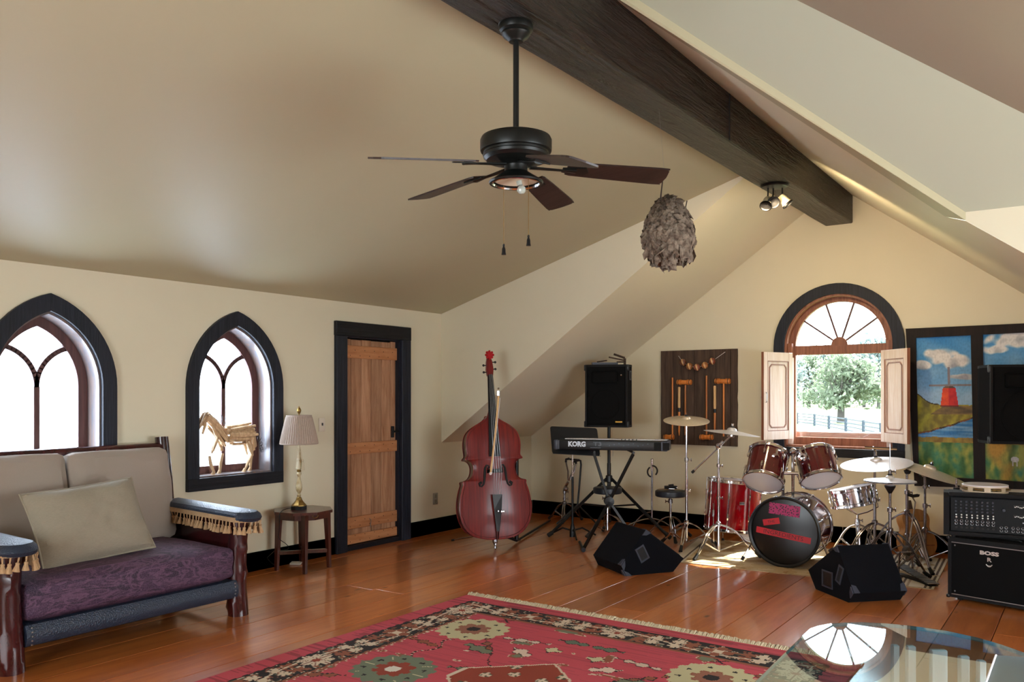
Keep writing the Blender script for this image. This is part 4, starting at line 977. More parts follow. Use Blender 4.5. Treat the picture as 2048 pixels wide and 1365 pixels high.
def add_tripod(t, c, hub, R, a0, mat, br=.0065, foot=.05, brace=True, plow=.05, n=3, rub=None):
    for k in range(n):
        d = cdir(a0+360*k/n); sd = UP.cross(d); h = c+UP*hub+d*.018; f = c+d*(R-.03)+UP*.035
        m = MB()
        path = bez(h, c+d*(R*.38)+UP*(hub*.93), c+d*(R*.62)+UP*(hub*.50), 5)+[f]
        for s in (-1, 1): m.tube([p+sd*s*.011 for p in path[:-1]]+[f+sd*s*.006], br, 6)
        if brace:
            e = c+d*.016+UP*plow; q_ = c+d*(R*.60)+UP*(hub*.52)
            for s in (-1, 1): m.tube([e+sd*s*.008, q_+sd*s*.011], br*.75, 5)
        lg = build('leg', m, mat, t, world=True)
        build('rubber_foot', MB().tube([f-d*.02+UP*.02, c+d*R+UP*.0005+UP*.012], [.013, .018], 10), M_RUBBER, lg, world=True)
def wing(m, p, d, s=1.0):
    d = Vector(d).normalized(); m.cyl(p, p+d*.028*s, .006*s, n=8); m.tube([p+d*.03*s-UP*.016*s, p+d*.028*s, p+d*.03*s+UP*.016*s], .0045*s, 6)
def stand(label, c, top, hub, R, a0, mat=None, lower=None, group=None, name='cymbal_stand', cat='stand', r=(.0125, .0095), joints=(.62,)):
    mat = mat or M_CHROME; lower = lower or top*.55; t = thing(name, label, cat, c, group=group)
    build('lower_pole', MB().cyl(c+UP*.04, c+UP*lower, r[0], n=14), mat, t, world=True)
    build('upper_pole', MB().cyl(c+UP*(lower-.02), c+UP*top, r[1], n=12), mat, t, world=True)
    m = MB(); m.lathe([(r[0], 0), (r[0]+.008, .004), (r[0]+.008, .035), (r[1], .04)], c=c+UP*(lower-.02), n=14); wing(m, c+UP*lower+RIGHT*.014, RIGHT); build('clamp', m, mat, t, world=True)
    for z in joints:
        m = MB(); m.lathe([(r[0], 0), (r[0]+.006, .003), (r[0]+.006, .026), (r[1], .03)], c=c+UP*z, n=14); wing(m, c+UP*(z+.013)+RIGHT*.012, RIGHT+AWAY*.3, .9); build('clamp', m, mat, t, world=True)
    build('hub_collar', MB().lathe([(r[0], -.02), (.022, -.015), (.024, .02), (r[0], .03)], c=c+UP*hub, n=14), mat, t, world=True)
    add_tripod(t, c, hub, R, a0, mat); return t
def cymbal(label, p, R, axis, mat=M_CYMBAL, rod=.04, nut=True, group='cymbals of the drum kit', bell=1.0):
    Mx = Matrix.Translation(p) @ frame_of(axis).to_4x4(); t = thing('cymbal', label, 'cymbal', M=Mx, group=group)
    b = R*.17*bell; h = R*.10*bell; H_ = R*.12
    pr = [(.006, H_+h)]+[(b*math.sin(a), H_+h*math.cos(a)**.8) for a in (.4, .8, 1.15)]+[(b, H_+.001), (b*1.12, H_-.003), (R*.4, H_*.72), (R*.7, H_*.36), (R*.92, .004), (R, 0), (R*.998, -.0012), (R*.92, .0025), (R*.7, H_*.36-.0015), (R*.4, H_*.72-.0015), (b, H_-.004), (.006, H_+h-.002)]
    pr = [(r_, z_-H_) for r_, z_ in pr]
    build('plate', MB().lathe(pr, n=56), mat, t)
    build('felt', MB().lathe([(.004, h), (.017, h), (.018, h+.010), (.004, h+.011)], n=14).lathe([(.004, -.018), (.018, -.018), (.018, -.006), (.004, -.005)], n=14), plain('dark_felt', (40, 38, 40), rough=.95) if 'dark_felt' not in bpy.data.materials else bpy.data.materials['dark_felt'], t)
    m = MB().cyl((0, 0, -.03), (0, 0, h+rod), .004, n=8)
    if nut: m.cyl((0, 0, h+.012), (0, 0, h+.024), .010, n=10).tube([(-.020, 0, h+.032), (-.010, 0, h+.018), (.010, 0, h+.018), (.020, 0, h+.032)], .0045, 6)
    build('wing_nut', m, M_CHROME, t); return t
def drum(name, label, c, axis, R, L, shell, top, bottom, lugs=6, group='red lacquered drums', phase=0, tubes=True, badge=None, xref=None):
    """axis points to the top head; c is the centre"""
    Fm = frame_of(axis, xref) if xref else frame_of(axis)
    Mx = Matrix.Translation(c) @ Fm.to_4x4(); t = thing(name, label, 'drum', M=Mx, group=group); h = L/2
    build('shell', MB().lathe([(R, -h+.01), (R, h-.01), (R-.007, h-.008), (R-.007, -h+.008), (R, -h+.01)], n=56), shell, t)
    build('top_head', MB().lathe([(0, h+.002), (R*.97, h+.002), (R+.003, h-.002), (R+.003, h-.012)], n=48), top, t)
    build('bottom_head', MB().lathe([(0, -h-.002), (R*.97, -h-.002), (R+.003, -h+.002), (R+.003, -h+.012)], n=48), bottom, t)
    for s in (1, -1): build('hoop', MB().lathe([(R+.004, s*(h-.014)), (R+.012, s*(h-.016)), (R+.009, s*(h-.012)), (R+.009, s*(h+.008)), (R+.013, s*(h+.012)), (R+.008, s*(h+.016)), (R+.004, s*(h+.010)), (R+.004, s*(h-.014))], n=56), M_CHROME, t)
    for k in range(lugs):
        a = 2*PI*k/lugs+phase; u = Vector((math.cos(a), math.sin(a), 0)); m = MB()
        for s in (1, -1):
            lc = .0 if L < .18 else h*.42
            m.tube([u*(R+.012)+Vector((0, 0, s*lc*.7)), u*(R+.016)+Vector((0, 0, s*(lc+.012))), u*(R+.013)+Vector((0, 0, s*(lc+.03)))], [.007, .010, .006], 8)
            m.cyl(u*(R+.015)+Vector((0, 0, s*lc)), u*(R+.015)+Vector((0, 0, s*(h+.004))), .0035, n=6); m.cyl(u*(R+.015)+Vector((0, 0, s*(h-.004))), u*(R+.015)+Vector((0, 0, s*(h+.012))), .007, n=8)
        if tubes: m.cyl(u*(R+.012)+Vector((0, 0, -h*.42)), u*(R+.012)+Vector((0, 0, h*.42)), .005, n=6)
        build('lug', m, M_CHROME, t)
    return t, Mx
# ---------------------------------------------------------------- double bass, its bow and stand
bo = onZ(991, 1100); bo.z = 0
xa = (RIGHT*math.cos(math.radians(13))+AWAY*math.sin(math.radians(13)))
za = (UP+AWAY*.13-RIGHT*.045).normalized(); xa = (xa-za*xa.dot(za)).normalized()
MBs = Matrix.Translation(bo) @ Matrix((xa, za.cross(xa), za)).transposed().to_4x4()
bs = thing('double_bass', 'red varnished double bass leaning back on its stand beside the door wall', 'double bass', M=MBs)
half = [(0, .10), (.06, .101), (.12, .108), (.18, .125), (.235, .155), (.28, .20), (.311, .26), (.328, .33), (.331, .40), (.322, .48), (.305, .55), (.290, .595), (.293, .615), (.288, .628), (.272, .632), (.245, .64), (.222, .655), (.205, .68), (.196, .71), (.193, .74), (.197, .77), (.208, .795), (.225, .812), (.245, .820), (.262, .822), (.266, .832), (.258, .845), (.247, .86), (.249, .90), (.253, .95), (.250, 1.0), (.238, 1.045), (.215, 1.085), (.18, 1.118), (.14, 1.145), (.10, 1.168), (.065, 1.19), (.04, 1.215), (.03, 1.235)]
ol = half+[(-x, z_) for x, z_ in half[::-1][:-1]]
def catmull(p, n=2):
    r = []
    for i in range(len(p)):
        a, b, c, d = p[i-1], p[i], p[(i+1) % len(p)], p[(i+2) % len(p)]
        for k in range(n):
            t = k/n; r.append(tuple(.5*((2*b[j])+(-a[j]+c[j])*t+(2*a[j]-5*b[j]+4*c[j]-d[j])*t*t+(-a[j]+3*b[j]-3*c[j]+d[j])*t**3) for j in (0, 1)))
    return r
ol = catmull(ol, 2); N = len(ol)
def ring(s, y):
    r = []
    for (x, z_) in ol:
        zc = min(max(z_, .42), .95); xs = x*s; zz = zc+(z_-zc)*s; r.append((xs, y, zz))
    return r
RB = .095
def bass_plate(sd):
    m = MB(); vs = []; fs = []; ss = [1.0, .97, .90, .78, .62, .45, .28, .12, .0]
    for s in ss: vs += ring(s, sd*(RB+.006+.032*(1-s**2.2)))
    for k in range(len(ss)-1):
        for i in range(N): fs.append((k*N+i, k*N+(i+1) % N, (k+1)*N+(i+1) % N, (k+1)*N+i))
    m.add(vs, fs, True)
    # overhanging edge
    vs = ring(1.0, sd*(RB+.006))+ring(1.018, sd*(RB+.004))+ring(1.018, sd*(RB-.003))+ring(.99, sd*(RB-.003)); fs = []
    for k in range(3):
        for i in range(N): fs.append((k*N+i, k*N+(i+1) % N, (k+1)*N+(i+1) % N, (k+1)*N+i))
    return m.add(vs, fs, True)
build('front_plate', bass_plate(-1), M_BASS, bs); build('back_plate', bass_plate(1), M_BASS, bs)
vs = ring(.985, -RB)+ring(.985, RB); build('ribs', MB().add(vs, [(i, (i+1) % N, (i+1) % N+N, i+N) for i in range(N)], True), plain('dark_red_rib', (70, 20, 14), rough=.3, coat=.6), bs)
ys_ = lambda s: -(RB+.006+.032*(1-s**2.2))
for sg in (-1, 1):
    pts = [(.130, .615), (.150, .600), (.148, .582), (.128, .578), (.112, .595), (.102, .64), (.098, .69), (.092, .74), (.078, .768), (.060, .765), (.056, .745), (.068, .736)]
    pts = [(sg*x, -(RB+.0335), z_) for x, z_ in pts]
    build('f_hole', MB().tube(pts, [.012, .013, .008, .007, .009, .011, .012, .011, .008, .007, .010, .011], 8), M_RUBBER, bs)
build('purfling', MB().tube(ring(.955, -(RB+.012)), .0014, 4, closed=True), plain('purfling_dark', (50, 14, 12), rough=.4), bs)
m = MB(); poly = [(-.075, .0), (-.05, .0), (-.03, .03), (.03, .03), (.05, 0), (.075, 0), (.06, .05), (.055, .09), (.03, .125), (-.03, .125), (-.055, .09), (-.06, .05)]
m.hull_prism([(x, -(RB+.034+y), .695) for x, y in poly], (0, 0, .032)); build('bridge', m, M_BLACK, bs)
build('tailpiece', MB().hull_prism([(-.045, -(RB+.075), .50), (.045, -(RB+.075), .50), (.034, -(RB+.07), .36), (.014, -(RB+.04), .17), (-.014, -(RB+.04), .17), (-.034, -(RB+.07), .36)], (0, -.018, 0)), M_BLACK, bs)
build('fine_tuners', MB().ball((.03, -(RB+.10), .345), .013, 10).ball((.048, -(RB+.10), .345), .012, 10).ball((.0, -(RB+.10), .35), .010, 10), M_CHROME, bs)
build('tail_wire', MB().tube([(-.01, -(RB+.05), .18), (-.008, -(RB+.01), .10), (.008, -(RB+.01), .10), (.01, -(RB+.05), .18)], .004, 6), M_BLACK, bs)
build('endpin', MB().cyl((0, 0, .005), (0, 0, .11), .007, n=10).lathe([(.02, .055), (.026, .07), (.026, .10)], n=14).ball((0, 0, .05), .016, 10).lathe([(.001, 0), (.014, .012), (.012, .03), (.006, .035)], n=10), M_DCHROME, bs)
def yn(z_): return -(RB+.060)+(z_-.85)*.085
build('fingerboard', MB().add([(s*w, yn(z_)+o, z_) for z_, w in ((.845, .054), (1.61, .026)) for (s, o) in ((-1, 0), (-.55, -.016), (.55, -.016), (1, 0), (.6, .012), (-.6, .012))], [(0, 1, 7, 6), (1, 2, 8, 7), (2, 3, 9, 8), (3, 4, 10, 9), (4, 5, 11, 10), (5, 0, 6, 11), (5, 4, 3, 2, 1, 0), (6, 7, 8, 9, 10, 11)]), M_BLACK, bs)
build('neck', MB().tube([(0, -.05, 1.18), (0, -.075, 1.26), (0, yn(1.35)+.022, 1.35), (0, yn(1.6)+.02, 1.60)], [.055, .032, .024, .021], 12), M_BASS, bs)
build('pegbox', MB().hull_prism([(-.026, yn(1.6)-.008, 1.60), (.026, yn(1.6)-.008, 1.60), (.034, yn(1.6), 1.66), (.026, yn(1.6)+.01, 1.74), (.016, yn(1.6)+.02, 1.78), (-.016, yn(1.6)+.02, 1.78), (-.026, yn(1.6)+.01, 1.74), (-.034, yn(1.6), 1.66)], (0, .05, 0)), M_BASS, bs)
for k, (z_, s) in enumerate(((1.635, -1), (1.665, 1), (1.70, -1), (1.73, 1))):
    build('tuning_peg', MB().cyl((0, yn(1.6)+.02, z_), (s*.05, yn(1.6)+.02, z_), .005, n=8).ball((s*.056, yn(1.6)+.02, z_), .012, 10, (1, .4, 1)), M_BLACK, bs)
sp = [(.0, yn(1.6)+.035+.030*math.sin(a)*(1-a/14), 1.795+.028*math.cos(a)*(1-a/14)-.0) for a in [i*.6 for i in range(14)]]
build('scroll', MB().tube(sp, [.018]*14, 10).ball((0, yn(1.6)+.035, 1.795), .02, 10), M_BASS, bs)
m = MB(); cz = 1.795; cy = yn(1.6)-.010
m.ball((0, cy, cz), .030, 14, (1, .7, 1))
for k in range(8): a = 2*PI*k/8; m.ball((.033*math.cos(a), cy+.004, cz+.033*math.sin(a)), .0125, 8)
build('rosette', m, plain('bright_red_wool', (176, 10, 22), rough=.8, bump=.5, scale=200), bs, label='bright red woolly rosette tied to the scroll')
for k in range(4):
    x = (-.027, -.009, .009, .027)[k]
    build('string', MB().tube([(x*1.2, -(RB+.094), .50), (x*1.25, -(RB+.161), .70), (x*.55, yn(1.6)-.022, 1.61)], .0016, 5), M_STEEL, bs)
ba, bb = W(981, 948, 7.22), W(997, 792, 7.42)
bw = thing('bass_bow', 'pale wooden bow hooked in front of the double bass strings', 'bow', ba)
m = MB().tube([ba, ba.lerp(bb, .5)+RIGHT*.006, bb], [.0075, .008, .009], 8); build('stick', m, M_PALEWOOD, bw, world=True)
build('hair', MB().tube([ba+RIGHT*.012, bb+RIGHT*.014-UP*.02], .003, 5), M_HEAD, bw, world=True)
build('frog', MB().rbox(bb+UP*.022, (.022, .022, .05), .004, 1).ball(bb+UP*.065, .010, 8), M_CHROME, bw, world=True); build('tip', MB().ball(ba, .014, 10), M_HEAD, bw, world=True)
bst = thing('bass_stand', 'low folding stand with thin chrome legs behind the double bass', 'stand', bo+AWAY*.25)
c0 = W(990, 1066, 7.72); m = MB()
for (u, v) in ((903.5, 1084), (1040, 1082.5)):
    f = onZ(u, v); f.z = .012; lg = build('leg', MB().tube([c0, f], .006, 8), M_DCHROME, bst, world=True); dd = (f-c0).normalized(); build('rubber_foot', MB().tube([f-dd*.03, f], .010, 8), M_RUBBER, lg, world=True)
pA = W(1033, 905, 7.95); pB = Vector((pA.x, pA.y, .03)); build('column', MB().rbox((pA+pB)/2, (.034, .034, pA.z-.03), .005, 1), M_BLACK, bst, world=True)
pC = onZ(1100, 1045); pC.z = .02; pD = onZ(985, 1036); pD.z = .02
build('base_bar', MB().tube([pC, pB-UP*.01, W(990, 1066, 7.72)], .012, 8), M_BLACK, bst, world=True)
build('yoke', MB().tube([pA, pA-RIGHT*.05-UP*.02, pA-RIGHT*.09+UP*.01], .010, 8), M_BLACK, bst, world=True)
# ---------------------------------------------------------------- music stand
ms = C((1145-CX)/F_PX*8.3, 8.3); mu = thing('music_stand', 'black orchestra music stand with solid desk behind the keyboard', 'stand', ms)
zf = lambda v, d: CH-(v-HY)/F_PX*d
build('lower_tube', MB().cyl(ms+UP*.05, ms+UP*.60, .012), M_BLACK, mu, world=True); build('upper_tube', MB().cyl(ms+UP*.58, ms+UP*.86, .0085), M_CHROME, mu, world=True)
build('base_socket', MB().lathe([(.03, 0), (.03, .06), (.022, .10), (.014, .13)], c=ms, n=16), M_BLACK, mu, world=True)
for a in (10, 170, 275):
    d = cdir(a); build('leg', MB().tube([ms+UP*.06, ms+d*.1+UP*.085, ms+d*.24+UP*.01], .009, 8), M_BLACK, mu, world=True)
pts = [W(1100, 853, 8.25), W(1194, 857, 8.20), W(1200.5, 913, 8.12), W(1104.5, 908, 8.16)]
ctr = sum(pts, Vector())/4; pts = [p+(p-ctr).normalized()*0 for p in pts]
def rounded(ps, r=.025):
    o = []
    for i in range(len(ps)):
        a, b, c = ps[i-1], ps[i], ps[(i+1) % len(ps)]
        o += bez(b+(a-b).normalized()*r, b, b+(c-b).normalized()*r, 3)
    return o
build('desk', MB().hull_prism(rounded(pts), AWAY*.004), M_BLACK, mu, world=True)
build('desk_ledge', MB().hull_prism([pts[3], pts[2], pts[2]-AWAY*.06+UP*.003, pts[3]-AWAY*.06+UP*.003], UP*.003), M_BLACK, mu, world=True)
build('desk_bracket', MB().tube([ms+UP*.86, ctr+AWAY*.02], .012, 8), M_BLACK, mu, world=True)
# ---------------------------------------------------------------- PA loudspeakers on stands
def pa(label, p, phi, Wd, D, H_, badge, group='loudspeakers on poles'):
    x = RIGHT*math.cos(phi)-AWAY*math.sin(phi); Mx = basis(p, x); t = thing('loudspeaker', label, 'speaker', M=Mx, group=group)
    k = .82
    poly = [(-Wd/2, -D/2), (Wd/2, -D/2), (Wd/2, D*.05), (Wd/2*k, D/2), (-Wd/2*k, D/2), (-Wd/2, D*.05)]
    build('cabinet', MB().plate(poly, H_-.02, lambda a, b, w: (a, b, .01+w)), M_CARPET, t)
    for z_ in (.01, H_-.01): build('cap_trim', MB().plate([(a*1.006, b*1.006) for a, b in poly], .022, lambda a, b, w: (a, b, z_-.011+w)), M_TOLEX, t)
    for s in (-1, 1): build('front_edge', MB().rbox((s*(Wd/2-.01), -D/2-.006, H_/2), (.022, .022, H_-.01), .006, 2), M_TOLEX, t)
    build('grille', MB().rbox((0, -D/2-.004, H_/2), (Wd-.05, .012, H_-.05), .004, 1), M_GRILLE, t)
    build('horn', MB().rbox((-.01, -D/2-.012, H_*.80), (Wd*.62, .012, H_*.20), .02, 3), M_GRILLE, t)
    build('horn_mouth', MB().rbox((-.01, -D/2-.019, H_*.80), (Wd*.5, .004, H_*.14), .002, 1), M_GRILLE, t)
    build('woofer_ring', MB().tube([(-.01+Wd*.34*math.cos(2*PI*i/40), -D/2-.012, H_*.36+Wd*.34*math.sin(2*PI*i/40)) for i in range(40)], .004, 6, closed=True), M_GRILLE, t)
    if badge: build('badge', MB().rbox((Wd*.30, -D/2-.013, .055), (.070, .006, .014), .002, 1), plain('yellow_badge', (214, 160, 40), rough=.4), t, label='small yellow badge')
    hs_ = build('handle_cup', MB().plate([(-.055, -.05), (.055, -.05), (.055, .05), (-.055, .05)], .004, lambda a, b, w: (Wd/2+w, -D*.16+a*.75, H_*.83+b*.95), [[(-.035, -.035), (.035, -.035), (.035, .035), (-.035, .035)]]), M_GREYPL, t)
    build('recess', MB().box((Wd/2+.001, -D*.16, H_*.83), (.002, .06, .07)), M_RUBBER, t)
    for z_ in (.03, H_-.03): 
        for s in (-1, 1): build('corner_guard', MB().rbox((s*Wd/2, -D/2+.005, z_), (.026, .04, .06), .008, 2), M_PLASTIC, t)
    build('control_dial', MB().ball((Wd*.36, -D/2-.014, H_*.83), .010, 8), M_CHROME, t); return t
sx = C((1221-CX)/F_PX*8.45, 8.45); zb = zf(855, 8.3)
pa('black loudspeaker on a tripod pole behind the keyboard, with a small yellow badge', Vector((sx.x, sx.y, zb)), math.radians(20), .43, .36, .625, True)
def pastand(label, c, top, R, a0, hubz=.55, group=None):
    t = thing('speaker_stand', label, 'stand', c, group=group)
    build('lower_pole', MB().cyl(c+UP*.25, c+UP*(top*.66), .020), M_BLACK, t, world=True); build('upper_pole', MB().cyl(c+UP*(top*.64), c+UP*(top+.0), .0165), M_BLACK, t, world=True)
    m = MB().lathe([(.02, -.03), (.028, -.025), (.028, .03), (.018, .035)], c=c+UP*(top-.16), n=16); m.cyl(c+UP*(top-.16), c+UP*(top-.16)+RIGHT*.07, .007).ball(c+UP*(top-.16)+RIGHT*.075, .02, 12, (1, .5, 1)); cl = build('clamp', m, M_PLASTIC, t, world=True)
    build('safety_pin', MB().tube([c+UP*(top-.13)+RIGHT*.04, c+UP*(top-.20)+RIGHT*.045, c+UP*(top-.30)+RIGHT*.04], .002, 5), M_STEEL, cl, world=True)
    build('hub', MB().lathe([(.02, -.04), (.035, -.03), (.035, .03), (.02, .04)], c=c+UP*hubz, n=16), M_PLASTIC, t, world=True)
    build('lower_hub', MB().lathe([(.02, -.02), (.03, -.02), (.03, .02), (.02, .02)], c=c+UP*.28, n=16), M_PLASTIC, t, world=True)
    for k in range(3):
        d = cdir(a0+120*k); f = c+d*R+UP*.022
        lg = build('leg', MB().tube([c+UP*hubz+d*.03, f], .016, 10), M_BLACK, t, world=True)
        build('brace', MB().tube([c+UP*.28+d*.03, (c+UP*hubz).lerp(f, .45)], .009, 8), M_BLACK, t, world=True)
        build('rubber_foot', MB().tube([(c+UP*hubz).lerp(f, .95), c+d*(R+.01)+UP*.024], .022, 10), M_RUBBER, lg, world=True)
    return t
c_ = C((1218-CX)/F_PX*8.5, 8.5); pastand('wide black tripod pole under the loudspeaker behind the keyboard', c_, zb-.005, .68, 203, .56)
# folded wooden bits on top of that speaker
tp = Vector((sx.x, sx.y, zb+.626)); gd = thing('wooden_bracket', 'folded wooden bracket and slat lying on top of the loudspeaker behind the keyboard', 'wood', tp)
xx = RIGHT
build('slat', MB().box(tp+UP*.014-xx*.06, (.26, .10, .024), Matrix((xx, AWAY, UP)).transposed()), M_GREYPL, gd, world=True)
for (a, b, r) in (((-.02, .08), (.14, .045), .008), ((.03, .11), (.14, .07), .012), ((.06, .03), (.15, .03), .008), ((-.14, .03), (-.04, .045), .007)):
    build('wooden_arm', MB().tube([tp+xx*a[0]+UP*a[1]-AWAY*.02, tp+xx*b[0]+UP*b[1]-AWAY*.04], r, 5, smooth=False), M_BARN, gd, world=True)
build('wooden_end', MB().box(tp+xx*.145+UP*.035, (.02, .05, .068), Matrix((xx, AWAY, UP)).transposed()), M_BARN, gd, world=True)
# right-hand speaker, partly out of frame
p2 = C((2058-CX)/F_PX*6.6, 6.75); zb2 = zf(890, 6.5)
pa('black loudspeaker on a pole in front of the landscape painting', Vector((p2.x, p2.y, zb2)), math.radians(10), .56, .40, .63, False)
pastand('black pole stand of the loudspeaker beside the landscape painting', C((2056-CX)/F_PX*6.72, 6.72), zb2-.005, .33, 20, .50)
# ---------------------------------------------------------------- keyboard on its X stand
kl, kr = C((1112-CX)/F_PX*7.98, 7.98), C((1330-CX)/F_PX*7.68, 7.68); kz = .895
kx = (kr-kl).normalized(); kb = thing('keyboard', 'black electronic keyboard seen from behind, pale maker lettering on its back', 'keyboard', M=basis((kl+kr)/2+UP*kz, kx))
KL = (kr-kl).length; KD = .30
bd = build('case', MB().rbox((0, KD/2, .045), (KL-.03, KD, .09), .008, 2), M_PLASTIC, kb)
for s in (-1, 1): build('end_cheek', MB().rbox((s*(KL/2-.0), KD/2, .046), (.045, KD+.01, .094), .008, 2), M_GREYPL, kb, label='grey end cheek')
build('front_lip', MB().box((KL/2-.03, -.004, .045), (.14, .004, .07)), M_TOLEX, kb)
for s in (-1, 1):
    build('end_trim', MB().rbox((s*(KL/2-.028), -.004, .045), (.014, .008, .085), .002, 1), M_GREYPL, kb)
text('lettering', 'KORG', .064, Matrix.Translation((-KL/2+.205, -.0012, .052)) @ FRONT, M_LETTER, kb, bold=.0035, sx=.95)
text('lettering', 'T3', .050, Matrix.Translation((-KL/2+.405, -.0012, .055)) @ FRONT, plain('dim_lettering', (92, 98, 106), rough=.5), kb, bold=.001, sx=1.5)
build('lettering_line', MB().box((-KL/2+.385, -.001, .022), (.10, .002, .006)), bpy.data.materials['dim_lettering'], kb)
jm = MB()
for k in range(9): jm.cyl((.0+k*.045, -.002, .045+.01*(k % 3)), (.0+k*.045, .004, .045+.01*(k % 3)), .006, n=8)
build('jacks', jm, M_GREYPL, kb, kind='stuff')
for k in range(5): build('slider_cap', MB().box((.10+k*.035, .10, .097), (.008, .014, .016)), M_PLASTIC, kb)
wk = MB()
for k in range(36): wk.rbox((-KL/2+.06+k*.0275, KD-.06, .092), (.0262, .14, .012), .002, 1)
build('keys', wk, M_HEAD, kb, kind='stuff')
xs = thing('keyboard_stand', 'black folding X-shaped stand carrying the keyboard', 'stand', C((1218-CX)/F_PX*7.72, 7.72))
kn = -kx.cross(UP)  # away
ctr = C((1218-CX)/F_PX*7.72, 7.72, zf(1003, 7.72))
tL, tR = W(1188, 905, 7.8), W(1266, 907, 7.72); fL, fR = onZ(1166, 1099, .02), onZ(1278, 1092, .02)
for nm_, a, b, o in (('cross_bar', tL, fR, .02), ('cross_bar', tR, fL, -.02)):
    ofs = AWAY*o; a = Vector((a.x, a.y, kz-.025)); br_ = build(nm_, MB().tube([a+ofs, ctr+ofs, b+ofs], .0155, 4, smooth=False), M_BLACK, xs, world=True)
build('centre_lock', MB().lathe([(0, -.05), (.045, -.045), (.045, .045), (0, .05)], c=ctr, axis=AWAY, n=18), M_BLACK, xs, world=True)
for p, dx in ((tL, 0), (tR, 0)):
    q_ = Vector((p.x, p.y, kz-.012)); build('top_bar', MB().tube([q_-AWAY*.04, q_+AWAY*.34], .012, 8), M_BLACK, xs, world=True)
for p in (fL, fR):
    q_ = Vector((p.x, p.y, .020)); fb = build('foot_bar', MB().tube([q_-AWAY*.03+RIGHT*-.0, q_+AWAY*.36], .014, 8), M_BLACK, xs, world=True)
    build('rubber_foot', MB().tube([q_-AWAY*.05, q_-AWAY*.01], .0195, 12), M_GREYPL, fb, world=True)
# ---------------------------------------------------------------- thrones
def throne(label, c, zt, R, a0, spread, hub=.22):
    t = thing('drum_throne', label, 'stool', c, group='round black drum thrones')
    build('seat', MB().lathe([(0, zt-.062), (R-.012, zt-.062), (R-.002, zt-.055), (R, zt-.03), (R-.002, zt-.008), (R-.015, zt), (0, zt+.006)], c=c, n=40), plain('charcoal_vinyl', (26, 30, 38), rough=.4) if 'charcoal_vinyl' not in bpy.data.materials else bpy.data.materials['charcoal_vinyl'], t, world=True)
    build('pole', MB().cyl(c+UP*.06, c+UP*(zt-.06), .0125), M_CHROME, t, world=True)
    m = MB().lathe([(.013, 0), (.022, .003), (.022, .04), (.013, .045)], c=c+UP*(zt-.13), n=14); wing(m, c+UP*(zt-.11)-RIGHT*.02, -RIGHT); build('clamp', m, M_DCHROME, t, world=True)
    add_tripod(t, c, hub, spread, a0, M_DCHROME, br=.006); return t
throne('round black padded drum throne directly behind the crossing of the keyboard stand', C((1215-CX)/F_PX*8.35, 8.35), zf(975, 8.35), .145, 213, .27)
th2c = C((1341-CX)/F_PX*8.15, 8.15); throne('round black drum throne beside the far-left cymbal stand, with a pedal part on its seat', th2c, zf(981, 8.15), .15, 150, .26)
tp = th2c+UP*(zf(981, 8.15)+.006); ob = thing('drum_key_clamp', 'small black clamp lying on the drum throne seat', 'clamp', tp)
build('body', MB().tube([tp+RIGHT*-.06+UP*.022, tp+UP*.022, tp+RIGHT*.06+UP*.022-AWAY*.02], [.016, .018, .016], 8).tube([tp-RIGHT*.02+UP*.038, tp+RIGHT*.03+UP*.044], .012, 8), M_PLASTIC, ob, world=True)
build('screw', MB().cyl(tp+UP*.012-AWAY*.03-RIGHT*.02, tp+UP*.012-AWAY*.05+RIGHT*.03, .006).ball(tp+UP*.02-AWAY*.04+RIGHT*.05, .009, 8), M_CHROME, ob, world=True)
cymbal('small bronze cymbal lying flat on the drum throne seat', tp+UP*.006+AWAY*.04, .125, (0, 0, 1), M_BRASS, rod=.0, nut=False)
# ---------------------------------------------------------------- folded hardware by the wall
def basket(t, p, r, mat, lean=(0, 0, 1), black=False, n=3, a0=90, h=.12):
    for k in range(n):
        d = cdir(a0+120*k); e = p+d*r+UP*h
        ar = build('basket_arm', MB().tube([p, p+d*r*.45+UP*h*.30, e], .006, 6).tube([p+d*r*.3+UP*.0, p+d*r*.75+UP*h*.45], .004, 6), mat, t, world=True)
        build('rubber_tip', MB().tube([e-d*.02, e+UP*.03, e+UP*.03-d*.02], .009, 8), M_RUBBER, ar, world=True)
c_ = C((1129-CX)/F_PX*9.3, 9.3); t = stand('folded chrome snare drum stand with raised basket arms, left of the music stand pole', c_, zf(985, 9.3), .20, .22, 20, M_DCHROME, lower=.33, group=None, name='snare_stand', joints=(.24,))
p_ = W(1132, 978, 9.25); build('joint', MB().ball(p_, .03, 10).tube([W(1128, 980, 9.3), W(1136, 965, 9.25)], .016, 8), M_DCHROME, t, world=True)
for (u0, v0, u1, v1) in ((1136, 962, 1132, 925), (1140, 960, 1152, 928), (1138, 962, 1146, 930)):
    a, b = W(u0, v0, 9.25), W(u1, v1, 9.25); ar = build('basket_arm', MB().tube([a, a.lerp(b, .5)+RIGHT*.012, b], .010, 6), M_DCHROME, t, world=True)
    build('rubber_tip', MB().tube([b, b+UP*.03, b+UP*.04+RIGHT*.04], .014, 8), M_RUBBER, ar, world=True)
c_ = C((1157-CX)/F_PX*9.1, 9.1); gs = thing('guitar_stand', 'black tubular guitar stand with a hooked top, right of the music stand pole', 'stand', c_)
build('column', MB().tube([W(1155, 1012, 9.1), W(1158, 980, 9.1), W(1162, 930, 9.1), W(1161, 922, 9.1), W(1156, 920.5, 9.1), W(1139, 919, 9.1)], .011, 8), M_BLACK, gs, world=True)
for a in (200, 320, 80):
    d = cdir(a); h = Vector((c_.x, c_.y, .30)); lg = build('leg', MB().tube([W(1155, 1010, 9.1), c_+d*.26+UP*.015], .010, 8), M_BLACK, gs, world=True)
